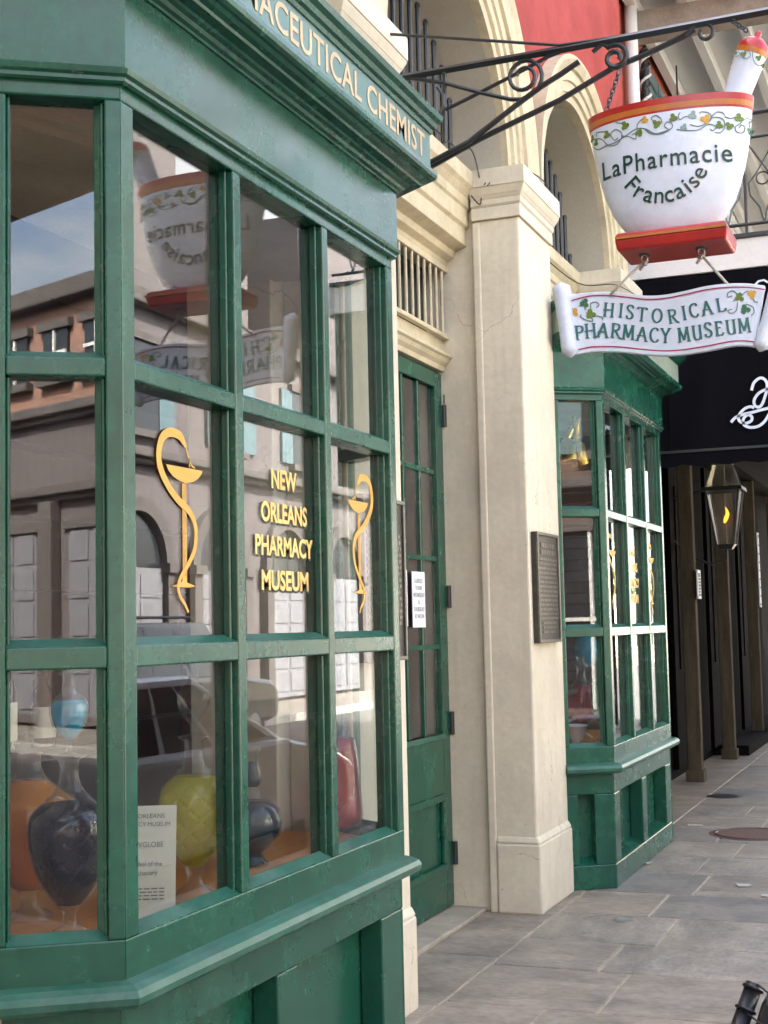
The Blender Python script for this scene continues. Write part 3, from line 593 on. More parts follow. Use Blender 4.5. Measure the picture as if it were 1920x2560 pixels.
    if not first:
        for k in range(26):
            q=MB(); z=0.84+k*0.082; q.hexa([(x0+W-0.255,2.16,z),(x0+W-0.225,2.16,z),(x0+W-0.225,2.84,z),(x0+W-0.255,2.84,z),(x0+W-0.235,2.16,z+0.07),(x0+W-0.225,2.16,z+0.07),(x0+W-0.225,2.84,z+0.07),(x0+W-0.235,2.84,z+0.07)]); pc(q,'lining_slat','darkwood')
        q=MB(); q.box(x0+W-0.225,x0+W-0.215,2.16,2.84,0.82,2.98); pc(q,'side_lining','darkwood')
    # ---- inside: deck, soffit, side linings
    P4=[Vector(A)+FL.n*-0.09,Vector(B)+Vector((0.04,0.1)),Vector(C)+Vector((-0.04,0.1)),Vector(D)+FR.n*-0.09]
    q=MB(); q.prism([tuple(p) for p in P4]+[(x0+W-0.06,2.95),(x0+0.06,2.95)],lambda a,b_,t:(a,b_,t),0.76,0.818); pc(q,'display_deck','deck')
    q=MB(); q.prism([tuple(p) for p in P4]+[(x0+W-0.06,2.80),(x0+0.06,2.80)],lambda a,b_,t:(a,b_,t),2.985,3.03); pc(q,'soffit','ceil')
    q=MB(); q.box(x0+0.08,x0+W-0.08,2.92,2.97,0.0,0.76); pc(q,'deck_front','darkwood')
    return bay,fp
bay1,fp1=make_bay(3.017,'large near green bay window with gold lettering on its glass','near')
bay2,fp2=make_bay(8.49,'far green bay window beyond the door, beside the black shopfront',None)
# ---- gold lettering and emblems on the near glass
GY=1.945
def ong(a,b_,d): return (a,GY-0.0012-d,b_)
def pane_at(fp,col,row): return fp[col*3+row]
p_new=pane_at(fp1,1,1)
for s,zb,wd in (('NEW',2.045,0.185),('ORLEANS',1.937,0.335),('PHARMACY',1.832,0.42),('MUSEUM',1.724,0.34)):
    for nm,dx,dz,dd,mt in (('letter_shadow',0.007,-0.007,0.0,'ink'),('gold_lettering',0,0,0.0016,'goldleaf')):
        tb=MB(); put_text(tb,s,lambda a,b_,d:ong(4.035+a+dx,zb+b_+dz,d+dd),width=wd,height=0.062,bold=0.028,depth=0.0012); tb.build(nm,mt,p_new)
zq=zp(360,1040,0.2351)
def emb(pts): return [(lambda v:(v.x,v.z))(ony(*zq(a,b_),GY)) for a,b_ in pts]
snake=spline(emb([(440,335),(415,285),(375,215),(310,180),(240,180),(180,240),(150,360),(150,480),(180,600),(260,760),(360,900),(460,1000),(520,1110),(545,1250),(525,1430),(460,1580),(390,1700),(355,1810),(375,1920),(430,2010),(462,2090)]),5)
nS=len(snake); sw_=[0.008+0.0175*min(1,min(i/9.0,(nS-1-i)/60.0)) for i in range(nS)]
bowl=emb([(228,512),(618,585),(600,625),(570,665),(520,700),(440,715),(370,690),(300,640),(255,580)])
stem=emb([(398,715),(445,722),(442,1790),(400,1790)])
foot=emb([(290,1808),(330,1798),(400,1760),(410,1700),(440,1700),(450,1770),(545,1812),(470,1825),(330,1818)])
tongue1=emb([(440,335),(460,420),(482,490),(510,540),(535,552)]); tongue2=emb([(470,440),(480,500),(476,545)])
def emblem(parent,mir):
    if mir is None: fn=lambda a,b_,d:ong(a,b_,d)
    else: fn=lambda a,b_,d:ong(mir-(a-3.37)*0.92,b_-0.0,d)
    q=MB(); q.ribbon(snake,sw_,lambda a,b_,d:fn(a,b_,d+0.001),0.0012); q.build('snake_emblem','goldflat',parent)
    q=MB()
    for poly in (bowl,foot): q.prism([tuple(p) for p in poly],lambda a,b_,t:fn(a,b_,t),0.0,0.0009)
    q.build('bowl_emblem','goldflat',parent)
    q=MB()
    x0_,x1_=stem[0][0],stem[1][0]
    for k in range(4):
        xa=lerp(x0_,x1_,k/4.0+0.02); xb=lerp(x0_,x1_,k/4.0+0.19); q.prism([(xa,stem[0][1]),(xb,stem[0][1]),(xb,stem[2][1]),(xa,stem[2][1])],lambda a,b_,t:fn(a,b_,t),0.0,0.0007)
    q.ribbon(spline(tongue1,4),0.005,fn,0.0012); q.ribbon(tongue2,0.004,fn,0.0012); q.build('stem_emblem','goldflat',parent)
emblem(pane_at(fp1,0,1),None); emblem(pane_at(fp1,2,1),4.68)
# ================================================================== IRON BRACKET
BX=5.40
br=T('sign_bracket','black wrought iron bracket with scrolls reaching out over the pavement','sign bracket',(BX,2.15,3.5))
zb=zp(900,0,500/1659); zc=zp(1520,0,400/1659)
def bk(f,a,b_,dx=0.0): return onx(*f(a,b_),BX+dx)
def bpart(pts,r,name,n=8,closed=False): q=MB(); q.tube(pts,r,n,closed=closed); return q.build(name,'iron',br,smooth=False)
bpart([(BX,2.15,3.915),(BX,1.3,3.915),(BX,-0.05,3.93)],0.016,'main_bar',4)
q=MB(); q.box(BX-0.03,BX+0.03,2.13,2.15,3.46,4.02); q.build('wall_plate','iron',br,bevel=0.004)
bpart([(BX-0.012,2.14,3.47),bk(zb,580,1350,-0.012),bk(zb,900,1180,-0.012),bk(zb,1300,870,-0.012),bk(zb,1500,720,-0.012),bk(zb,1659,620,-0.012),bk(zc,-300,640,-0.012)],0.0115,'strut',6)
bpart([(BX+0.012,2.14,3.46),bk(zb,585,1385,0.012),bk(zb,1000,1150,0.012),bk(zb,1659,830,0.012),bk(zc,60,700,0.012),bk(zc,400,560,0.012),bk(zc,760,390,0.012),bk(zc,900,310,0.012)],0.0115,'strut',6)
bpart([bk(zb,430,650),bk(zb,700,690),bk(zb,1000,770),bk(zb,1250,825),bk(zb,1340,825)]+[(lambda c,r,a:(c.x,c.y-r*math.cos(a),c.z+r*math.sin(a)))(bk(zb,1360,640),0.085*(1-0.62*(i/30)**0.9),R(-80+i*20)) for i in range(1,31)],0.009,'scroll',6)
bpart([bk(zb,710,910),bk(zb,1000,765),bk(zb,1330,595),bk(zb,1560,470),bk(zb,1659,430)],0.008,'diagonal_rod',6)
bpart([bk(zb,700,600),bk(zb,700,1180)],0.010,'upright',6)
bpart([bk(zb,640,720,-0.01),bk(zb,690,790,-0.01),bk(zb,690,880,-0.01),bk(zb,660,960,-0.01)],0.008,'bow',6)
bpart([onx(*zb(10,268),BX+0.1),onx(*zb(1659,376),BX),(BX,1.05,3.925)],0.0065,'tie_rod',6)
# scroll above the mortar chain
c1=onx(*zc(75,600),BX)
def sp(c,r0,r1,a0,turn,n=34): return [(c.x,c.y-lerp(r0,r1,i/n)*math.cos(R(a0+turn*i/n)),c.z+lerp(r0,r1,i/n)*math.sin(R(a0+turn*i/n))) for i in range(n+1)]
bpart([bk(zc,-160,540),bk(zc,-60,460)]+sp(c1,0.055,0.016,120,-520),[0.009]*2+[0.011]*35,'scroll',6)
c2=onx(*zc(1010,340),BX); bpart([bk(zc,800,360),bk(zc,900,270)]+sp(c2,0.034,0.02,110,-330),0.008,'scroll',6)
# ------------------------------------------------------------------ chains
def chain(p0,p1,n,name,label):
    t=T(name,label,'chain',tuple(Vector(p1)),group='chains holding the mortar sign')
    p0=Vector(p0);p1=Vector(p1); d=(p1-p0)/n; ax=d.normalized(); s1=ax.orthogonal().normalized(); s2=ax.cross(s1)
    for i in range(n):
        c=p0+d*(i+0.5); s=s1 if i%2 else s2; L_=d.length*0.72; q=MB()
        q.tube([c+ax*(L_*math.sin(a))+s*(0.009*math.cos(a)) for a in [2*math.pi*j/12 for j in range(12)]],0.0032,5,closed=True); q.build('link','chainm',t,smooth=True)
    return t
chain(bk(zc,120,735),bk(zp(1420,40,500/1659),318,790),9,'hanging_chain','short steel chain at the left rim of the white mortar')
chain((BX,bk(zc,1310,235).y+0.01,3.912),bk(zc,1440,320),5,'hanging_chain','short dark chain holding the red knob of the pestle')
# ================================================================== MORTAR SIGN
MY,MX=0.904,5.42; AS=0.44
mor=T('mortar_sign','white mortar and pestle sign lettered La Pharmacie Francaise on a red base','sign',(MX,MY,3.03))
WP=[(3.098,0.150),(3.12,0.178),(3.15,0.203),(3.20,0.234),(3.26,0.259),(3.33,0.280),(3.40,0.296),(3.47,0.307),(3.53,0.314),(3.585,0.320),(3.600,0.321)]
def wz(z):
    for (z0,w0),(z1,w1) in zip(WP[:-1],WP[1:]):
        if z<=z1: return lerp(w0,w1,(z-z0)/(z1-z0))
    return WP[-1][1]
def onbowl(y,z,d=0.0):
    w_=wz(z); t=max(0.0,1-((y-MY)/w_)**2); return (MX-AS*w_*math.sqrt(t)-0.0012-d,y,z)
prof=[(w_,z) for z,w_ in WP]
q=MB(); q.lathe(prof+[(0.300,3.600),(0.288,3.52),(0.2,3.25),(0.0,3.2)],(MX,MY,0),64,sx=AS,sy=1.0,caps=False); q.lathe([(0.0,3.098),(0.150,3.098)],(MX,MY,0),64,sx=AS,caps=False); q.build('bowl','whitepaint',mor,smooth=True)
for nm,mt,z0,z1,o in (('rim_band','redpaint',3.578,3.603,0.0035),('rim_stripe','gold',3.556,3.580,0.0030),('rim_line','redpaint',3.548,3.557,0.0025)):
    q=MB(); q.lathe([(wz(z0)-0.004,z0),(wz(z0)+o,z0),(wz(z1)+o,z1),(wz(z1)-0.004,z1)],(MX,MY,0),64,sx=AS,sy=1.0,caps=False); q.build(nm,mt,mor,smooth=False)
# base
q=MB(); q.frust((MX-0.125,MX+0.125,0.69,1.105),(MX-0.135,MX+0.135,0.682,1.113),3.03,3.075); q.frust((MX-0.135,MX+0.135,0.682,1.113),(MX-0.128,MX+0.128,0.69,1.106),3.075,3.100); q.build('base','redpaint',mor,bevel=0.008)
q=MB(); q.box(MX-0.1385,MX-0.13,0.686,1.109,3.073,3.083); q.build('base_stripe','gold',mor)
for yy in (1.02,0.80):
    q=MB(); q.lathe([(0.0,3.0285),(0.022,3.0285),(0.022,3.032)],(MX-0.02,yy,0),18,sx=1.6,caps=False); q.build('socket','ink',mor)
    q=MB(); q.tube([(MX-0.02,yy+0.012*math.cos(a),3.016+0.014*math.sin(a)) for a in [2*math.pi*j/14 for j in range(14)]],0.003,6,closed=True); q.build('eye_hook','steel',mor,smooth=True)
# pestle
p0=Vector((MX,0.690,3.50)); p1=Vector((MX-0.02,0.5665,3.800)); ax=(p1-p0).normalized(); u=ax.orthogonal().normalized(); v=ax.cross(u); Lp=(p1-p0).length
def pest(prof,name,mat):
    q=MB(); n=28
    for t,r in prof:
        for j in range(n): a=2*math.pi*j/n; q.v.append(p0+ax*t+(u*math.cos(a)+v*math.sin(a))*r)
    for i in range(len(prof)-1):
        for j in range(n): q.f.append((i*n+j,i*n+(j+1)%n,(i+1)*n+(j+1)%n,(i+1)*n+j))
    return q.build(name,mat,mor,smooth=True)
pest([(-0.1,0.042),(0.05,0.047),(0.15,0.053),(0.24,0.058),(0.283,0.0595)],'pestle','whitepaint')
pest([(0.282,0.0605),(0.303,0.0605)],'pestle_stripe','gold')
pest([(0.303,0.0607),(0.318,0.057),(0.336,0.045),(0.347,0.029),(0.351,0.017),(0.358,0.012),(0.372,0.012),(0.378,0.004)],'pestle_cap','redpaint')
# words on the bowl
q=MB(); put_text(q,'LaPharmacie',lambda a,b_,d:onbowl(0.913-a,3.338+b_,d),width=0.505,height=0.072,bold=0.004,spacing=1.12,depth=0.003); q.build('lettering','inkgreen',mor)
q=MB(); fr='Francaise'; angs=[214,231,246.5,262,276,291,304,315.5,331]
for chh,an in zip(fr,angs):
    rr=0.180; th=R(an); cyy=MY+0.012-(rr*math.cos(th)); cz=3.368+rr*math.sin(th)*0.92; ro=th+math.pi/2
    c_,s_=math.cos(ro),math.sin(ro)
    put_text(q,chh,lambda a,b_,d:onbowl(cyy-(a*c_-b_*s_),cz+(a*s_+b_*c_),d),height=0.066,bold=0.004,depth=0.003)
q.build('lettering','inkgreen',mor)
# vine with clovers
def clover(mb,fn,cx,cz,r,rot):
    for k in range(3):
        a=rot+k*2*math.pi/3; x_,z_=cx+math.cos(a)*r*0.55,cz+math.sin(a)*r*0.55
        mb.prism([(x_+r*0.5*math.cos(t),z_+r*0.5*math.sin(t)) for t in [2*math.pi*i/9 for i in range(9)]],lambda a_,b_,t:fn(a_,b_,t),0,0.0022)
    mb.ribbon([(cx,cz),(cx+math.cos(rot+math.pi)*r*0.9,cz+math.sin(rot+math.pi)*r*0.9)],r*0.2,fn,0.002)
zm=zp(1420,40,500/1659)
def bowlpix(a,b_):   # photo pixel -> y,z on the bowl front
    d=ray(*zm(a,b_)); pt=onx(*zm(a,b_),MX-0.1)
    for _ in range(6): pt=onx(*zm(a,b_),onbowl(min(max(pt.y,MY-0.3),MY+0.3),pt.z)[0])
    return pt.y,pt.z
cl=[(195,1015,.8,'clover'),(232,1055,.8,'clover'),(322,985,1,'clover'),(472,908,1.1,'clover'),(590,970,1,'clover'),(637,862,.9,'clover3'),(735,895,1.1,'clover'),(873,845,1.1,'clover'),(962,922,.9,'clover4'),(1035,822,1.1,'clover4'),(1140,855,1.2,'clover3'),(1255,905,1,'clover'),(1340,912,1,'clover'),(1420,845,1.1,'clover'),(1512,950,.8,'clover2')]
for a,b_,s,mt in cl:
    y_,z_=bowlpix(a,b_); q=MB(); clover(q,lambda aa,bb,t:onbowl(aa,bb,t),y_,z_,0.0155*s,random.uniform(0,2)); q.build('clover',mt,mor)
vines=[[(200,1030),(270,1020),(340,1075),(410,1060),(450,985),(400,940),(355,980),(385,1030),(415,1010)],[(215,1090),(250,1110),(310,1080),(390,1050),(470,1000),(560,940),(640,935),(720,975),(790,960),(860,930),(860,890),(820,880),(800,915),(830,935)],[(440,995),(500,1000),(560,1020),(560,975),(530,985)],[(580,970),(575,900),(620,850)],[(640,940),(700,980),(780,975),(850,940)],[(735,890),(690,850),(730,825),(770,850),(780,890)],[(930,800),(915,830),(930,860),(960,840),(1000,830)],[(900,940),(970,950),(1080,945),(1150,905),(1190,900),(1230,920),(1200,950),(1180,935)],[(1010,900),(1080,915),(1150,890),(1190,850),(1170,805),(1110,795),(1090,810)],[(1180,850),(1240,840),(1290,860),(1300,920),(1270,965),(1220,965)],[(1300,835),(1350,850),(1400,840),(1440,880),(1390,920),(1400,960),(1450,970),(1470,925),(1440,905),(1420,930)],[(1450,860),(1490,850),(1520,840),(1500,880),(1510,940),(1510,1000)],[(330,960),(290,960),(235,970),(240,1000)],[(480,880),(440,890),(400,880),(410,860)],[(1180,850),(1230,800),(1280,800),(1300,820)]]
q=MB()
for vl in vines: q.ribbon([bowlpix(p.x,p.y) for p in spline(vl,5)],0.0032,lambda aa,bb,t:onbowl(aa,bb,t),0.0015)
q.build('vine','vine',mor)
q=MB()
def onpest(a,b_): return onx(*zm(a,b_),p1.x-0.062)
for a,b_,r_ in ((1455,310,.011),(1580,345,.012),(1390,305,.007),(1615,410,.008)):
    pt=onpest(a,b_); clover(q,lambda aa,bb,t:(p1.x-0.058-t+max(0,(abs(aa-0.61+(3.72-bb)*-0.0))*0.0),aa,bb),pt.y,pt.z,r_,0.5)
q.build('pestle_clover','clover',mor)
q=MB()
for vl in ([(1400,260),(1420,300),(1470,350),(1510,330),(1500,290),(1460,285)],[(1540,270),(1530,320),(1550,390),(1600,410),(1640,370)],[(1380,330),(1410,330),(1440,300)]):
    q.ribbon([(onpest(p.x,p.y).y,onpest(p.x,p.y).z) for p in spline(vl,5)],0.0026,lambda aa,bb,t:(p1.x-0.059-t,aa,bb),0.0015)
q.build('pestle_vine','vine',mor)
# ================================================================== BANNER SIGN
NX=5.40; zn=zp(1360,540,560/1659)
def bn(a,b_): v=onx(*zn(a,b_),NX); return (v.y,v.z)
ban=T('banner_sign','white scroll shaped banner sign reading Historical Pharmacy Museum below the mortar','sign',(NX,0.97,2.6))
top=[(190,585),(330,567),(480,560),(620,573),(760,590),(900,585),(1050,560),(1200,528),(1350,510),(1500,506),(1640,520)]
bot=[(1560,975),(1480,968),(1380,975),(1200,1010),(1000,1037),(850,1037),(700,1022),(560,1006),(420,1004),(330,1012),(240,1030)]
poly=[bn(p.x,p.y) for p in spline(top,4)]+[bn(p.x,p.y) for p in spline(bot,4)]
T_=spline(top,4); B_=spline(list(reversed(bot)),4)
q=MB(); kk=len(T_)
for i in range(kk):
    for f in (T_[i],B_[i]):
        y_,z_=bn(f.x,f.y); wv=0.012*math.sin(i/kk*6.28)
        q.v+= [(NX-0.012+wv,y_,z_),(NX+0.014+wv,y_,z_)]
for i in range(kk-1):
    a=i*4; b_=a+4; q.f+=[(a,a+2,b_+2,b_),(a+1,b_+1,b_+3,a+3),(a,b_,b_+1,a+1),(a+2,a+3,b_+3,b_+2)]
q.f+=[(0,1,3,2),((kk-1)*4,(kk-1)*4+2,(kk-1)*4+3,(kk-1)*4+1)]
q.build('board','whitepaint',ban,bevel=0.004,smooth=False)
def roll(a0,b0,a1,b1,r0,r1,xo):
    y0,z0=bn(a0,b0); y1,z1=bn(a1,b1); k=14; pts=[];rs=[]
    for i in range(k+1):
        t=i/k; e=min(1.0,math.sqrt(max(0.0,1-(1-min(t,1-t)/0.06)**2)) if min(t,1-t)<0.06 else 1.0)
        pts.append((NX+xo,lerp(y0,y1,t),lerp(z0,z1,t))); rs.append(max(0.003,lerp(r0,r1,t)*e*(1-0.10*math.sin(t*math.pi))))
    q=MB(); q.tube(pts,rs,18); return q.build('rolled_end','whitepaint',ban,smooth=True)
roll(128,496,205,1056,0.038,0.034,-0.014); roll(1745,505,1600,1010,0.034,0.030,-0.014)
def onban(a,b_,d):
    v=onx(*zn(a,b_),NX); i=(a-190)/1450.0; wv=0.012*math.sin(max(0,min(1,i))*6.28); return (NX-0.0135+wv-d,v.y,v.z)
q=MB(); q.ribbon([(p.x,p.y+30) for p in spline([(85,632),(150,620)]+top[1:],4)],8.5,lambda a,b_,d:onban(a,b_,d),0.0015); q.ribbon([(p.x,p.y-36) for p in spline([(1640,1000)]+bot[:-1]+[(150,1058)],4)],8.5,lambda a,b_,d:onban(a,b_,d),0.0015); q.build('border_line','crimson',ban)
# pen-drawn roman capitals
G={'H':(.72,[[(.1,0),(.1,1)],[(.62,0),(.62,1)],[(-.05,.44),(.2,.5),(.62,.52)]],[(.1,0),(.1,1),(.62,0),(.62,1)]),
'I':(.25,[[(.12,0),(.12,1)]],[(.12,0),(.12,1)]),
'S':(.55,[[(.46,.80),(.44,.93),(.28,1.0),(.10,.92),(.06,.74),(.20,.58),(.38,.44),(.48,.26),(.42,.08),(.25,0),(.08,.06),(.04,.22)]],[]),
'T':(.66,[[(.33,0),(.33,.97)],[(.0,.84),(.03,.97),(.33,.97),(.63,.97),(.66,.84)]],[(.33,0)]),
'O':(.78,[arc(.39,.5,.34,.49,90,450,20)],[]),
'R':(.70,[[(.12,0),(.12,1)],[(.12,.97),(.38,.97),(.54,.88),(.55,.70),(.44,.56),(.12,.50)],[(.30,.50),(.48,.22),(.62,.02),(.78,-.04)]],[(.12,0),(.12,1)]),
'C':(.68,[[(.60,.82),(.50,.96),(.34,.99),(.14,.86),(.05,.55),(.12,.20),(.32,.02),(.50,.04),(.63,.20)]],[]),
'A':(.74,[[(.04,0),(.36,1)],[(.36,1),(.68,0)],[(.0,.34),(.2,.38),(.55,.36)]],[(.04,0),(.68,0)]),
'L':(.60,[[(.12,0),(.12,1)],[(.12,.03),(.44,.03),(.58,.10),(.62,.24)]],[(.12,1)]),
'P':(.62,[[(.12,0),(.12,1)],[(-.02,.97),(.34,.97),(.52,.88),(.53,.68),(.40,.54),(.12,.48)]],[(.12,0)]),
'M':(.86,[[(.10,0),(.14,1)],[(.14,1),(.42,.12)],[(.42,.12),(.70,1)],[(.70,1),(.76,0)]],[(.10,0),(.76,0),(.14,1),(.70,1)]),
'Y':(.68,[[(.34,0),(.34,.46)],[(.34,.46),(.06,1)],[(.34,.46),(.62,1)]],[(.34,0),(.06,1),(.62,1)]),
'U':(.70,[[(.12,1),(.12,.28),(.20,.06),(.36,0),(.52,.08),(.58,.28)],[(.58,0),(.58,1)]],[(.12,1),(.58,1)]),
'E':(.58,[[(.12,0),(.12,1)],[(.12,.97),(.48,.97),(.50,.84)],[(.12,.52),(.40,.56)],[(.12,.03),(.50,.03),(.54,.18)]],[(.12,0),(.12,1)])}
def glyph(mb,chh,cx,cy,h,rot,wsc):
    w_,strokes,serifs=G[chh]; c_,s_=math.cos(rot),math.sin(rot)
    def fn(a,b_,d):
        X=(a-w_/2)*h*wsc; Y_=(b_-0.5)*h; return onban(cx+X*c_-Y_*s_*-1*-1, cy-(X*-s_*-1*-1)-Y_*c_ , d)
    def fn(a,b_,d):
        X=(a-w_/2)*h*wsc; Y_=-(b_-0.5)*h; return onban(cx+X*c_-Y_*s_, cy+X*s_+Y_*c_, d)
    pen=lambda d:0.07+0.10*abs(d.y)
    for st_ in strokes:
        mb.ribbon(spline(st_,4) if len(st_)>2 and chh not in 'HAPRLE' or (chh in 'PR' and len(st_)>4) else [Vector(p) for p in st_],pen,fn,0.0022)
    for sx,sy in serifs: mb.ribbon([(sx-.14,sy),(sx+.14,sy)],0.06,fn,0.0020)
q=MB()
for chh,a,b_ in zip('HISTORICAL',(482,572,640,728,842,960,1045,1118,1215,1318),(697,700,712,730,742,748,726,708,690,670)):
    sl=(0.10 if a<760 else 0.05 if a<900 else -0.16); glyph(q,chh,a,b_,100,sl,1.0)
for chh,a,b_ in zip('PHARMACYMUSEUM',(268,348,440,535,628,730,822,905,1042,1142,1225,1305,1392,1488),(868,852,846,850,862,876,886,890,886,872,852,842,832,818)):
    sl=(-0.08 if a<420 else 0.10 if a<760 else 0.03 if a<950 else -0.12); glyph(q,chh,a,b_,104,sl,1.0)
q.build('lettering','tealink',ban)
for a,b_,s,mt in ((305,648,1.2,'clover2'),(230,718,1.1,'clover3'),(350,728,1.3,'clover'),(1455,612,1.2,'clover'),(1545,588,1.2,'clover3'),(1497,700,1.3,'clover2')):
    q=MB(); clover(q,lambda aa,bb,t:onban(aa,bb,t),a,b_,34*s*0.85,random.uniform(0,2)); q.build('clover',mt,ban)
q=MB()
for vl in ([(175,660),(200,665),(190,690),(220,690)],[(265,670),(300,670),(310,700)],[(345,740),(365,780),(320,775),(275,750),(280,735)],[(350,690),(350,650),(390,640),(410,660),(390,680)],[(390,740),(430,750),(435,770)],[(1410,640),(1440,600),(1410,565),(1370,580),(1370,610),(1400,600)],[(1440,650),(1430,710),(1390,730),(1370,710),(1400,700)],[(1500,660),(1550,680),(1560,720),(1540,745)],[(1470,600),(1500,570),(1530,565)],[(1550,610),(1565,640),(1590,645)]):
    q.ribbon(spline(vl,4),7,lambda aa,bb,t:onban(aa,bb,t),0.0015)
q.build('vine','vine',ban)
for (a,b_,y_) in ((495,592,1.02),(1392,543,0.80)):
    v=onx(*zn(a,b_),NX); q=MB(); q.tube([(NX-0.016,v.y,v.z),(NX-0.02,lerp(v.y,y_,0.5),lerp(v.z,3.005,0.5)-0.002),(MX-0.02,y_,3.005)],0.0055,8); q.tube([(MX-0.02,y_+0.012,3.0),(MX-0.035,y_-0.008,2.985),(MX-0.01,y_+0.014,2.992),(MX-0.03,y_-0.012,3.004),(MX-0.02,y_+0.02,2.972)],0.006,8); q.build('rope','rope',ban,smooth=True)
# ================================================================== PLAQUES AND NOTICES
def plaque(x0,x1,z0,z1,label):
    t=T('bronze_plaque',label,'plaque',((x0+x1)/2,2.13,z0))
    q=MB(); q.box(x0,x1,2.118,2.149,z0,z1); q.build('plate','bronze',t,bevel=0.004)
    for (a,b_,c_,d_) in ((x0,x1,z0,z0+0.018),(x0,x1,z1-0.018,z1),(x0,x0+0.018,z0+0.018,z1-0.018),(x1-0.018,x1,z0+0.018,z1-0.018)):
        q=MB(); q.box(a,b_,2.108,2.119,c_,d_); q.build('border','bronzehi',t,bevel=0.003)
    q=MB(); z=z1-0.06; k=0
    while z>z0+0.05:
        hh=0.026 if k<2 else 0.013; mg=0.09 if k<2 or z<z0+0.14 else 0.045
        xx=x0+mg
        while xx<x1-mg:
            L_=random.uniform(0.012,0.045); q.box(xx,min(xx+L_,x1-mg),2.1135,2.119,z-hh,z); xx+=L_+0.008
        z-=hh+(0.022 if k==1 else 0.013); k+=1
    q.build('relief_lines','bronzehi',t,kind='stuff')
plaque(7.66,8.13,1.49,2.12,'dark bronze plaque with raised text on the pilaster beside the far bay')
plaque(5.10,5.56,1.46,2.13,'bronze plaque seen through the end glass of the near bay')
def onplane(y): return lambda a,b_,d:(0,0,0)
def notice(px0,py0,px1,py1,lines,label):
    y=2.648; A=ony(px0,py0,y); B=ony(px1,py1,y)
    x0,x1,z1,z0=A.x,B.x,A.z,B.z
    t=T('paper_notice',label,'notice',((x0+x1)/2,y,z0))
    q=MB(); q.box(x0,x1,y-0.001,y+0.001,z0,z1); q.build('sheet','paper',t)
    q=MB(); n=len(lines)
    for i,s in enumerate(lines):
        zz=lerp(z1-0.05,z0+0.06,i/(max(1,n-1))); put_text(q,s,lambda a,b_,d:((x0+x1)/2+a,y-0.0015-d,zz-0.012+b_),width=min((x1-x0)*0.86,0.021*len(s)),height=0.026,depth=0.0008)
    if lines: q.build('print','printgrey',t)
notice(1029,1428,1064,1568,['GUIDED','TOURS','WEDNESDAY','&','THURSDAY','AT NOON'],'white paper notice about guided tours taped inside the door glass')
notice(1003,1424,1020,1566,[],'white sheet of paper on the door beside the tour notice')
# ================================================================== DISPLAY IN THE NEAR BAY
def globe(name,label,c,prof_g,liq,upper,s=1.0,group='show globes in the windows'):
    """prof_g: full glass outline (r,z); liq: list of (z0,z1,material)"""
    t=T(name,label,'show globe',c,group=group)
    q=MB(); q.lathe([(r*s,z*s) for r,z in prof_g],c,40,caps=False); q.build('glass_vessel','vessel',t,smooth=True)
    def rad(z):
        for (r0,z0),(r1,z1) in zip(prof_g[:-1],prof_g[1:]):
            if z0<=z<=z1 and z1>z0: return lerp(r0,r1,(z-z0)/(z1-z0))
        return 0.01
    for z0,z1,mt in liq:
        if mt in ('lq_yellow','lq_purple') and z1>0.15:
            q=MB(); nz,nt=46,72; q.v=[]
            for iz in range(nz+1):
                z=lerp(z0,z1,iz/nz); r0=max(0.002,rad(z)-0.004); fade=min(1,max(0,(z-z0)/(z1-z0)*5),max(0,(z1-z)/(z1-z0)*7))
                for it in range(nt):
                    th=2*math.pi*it/nt; a_=th*9+z*95; b_=th*9-z*95
                    cut=max(abs(math.sin(a_/2)),abs(math.sin(b_/2))); cut=max(0.0,(0.42-min(abs(math.sin(a_/2)),abs(math.sin(b_/2))))/0.42)
                    r=(r0-0.0045*fade*cut)*s; q.v.append((c[0]+r*math.cos(th),c[1]+r*math.sin(th),c[2]+z*s))
            q.f=[(i*nt+j,i*nt+(j+1)%nt,(i+1)*nt+(j+1)%nt,(i+1)*nt+j) for i in range(nz) for j in range(nt)]+[tuple(range(nt-1,-1,-1)),tuple(range(nz*nt,(nz+1)*nt))]
            q.build('coloured_water',mt,t); continue
        n=16; pr=[(0.0005,z0)]+[(max(0.002,rad(lerp(z0,z1,i/n))-0.005),lerp(z0,z1,i/n)) for i in range(n+1)]+[(0.0005,z1)]
        q=MB(); q.lathe([(r*s,z*s) for r,z in pr],c,40,caps=False); q.build('coloured_water',mt,t,smooth=True)
    return t
def PR(pts,y0,sc): return [(hw*sc,(y0-y)*sc) for y,hw in pts]
sc1=0.000340
dk=PR([(2175,150),(2165,150),(2130,125),(2100,60),(2040,45),(1985,60),(1965,85),(1945,100),(1880,155),(1800,210),(1700,258),(1600,290),(1500,312),(1400,320),(1320,316),(1270,300),(1220,258),(1160,190),(1100,128),(1050,92),(980,72),(900,70),(850,80),(822,135),(812,138),(800,60),(785,30),(740,28),(715,40),(690,60),(640,98),(580,130),(500,150),(430,152),(390,132),(350,85),(320,60),(270,48),(225,46),(200,60),(188,88),(180,88),(170,24),(130,20),(100,40),(80,50),(50,20),(20,6)],2175,sc1)
pd=ony(174,2322,2.15); pd.z=0.820
globe('show_globe','tall show globe with dark purple water below and bright blue above',(pd.x,pd.y,pd.z),dk,[((2175-1940)*sc1,(2175-1180)*sc1,'lq_purple'),((2175-690)*sc1,(2175-395)*sc1,'lq_blue')],True)
globe('show_globe','large amber show globe half hidden behind the dark purple one',(pd.x+0.16,pd.y+0.24,0.820),[(r*1.3,z*1.02) for r,z in dk if z<0.50],[((2175-1940)*sc1,(2175-1090)*sc1*1.02,'lq_amber')],True)
sc2=0.000380
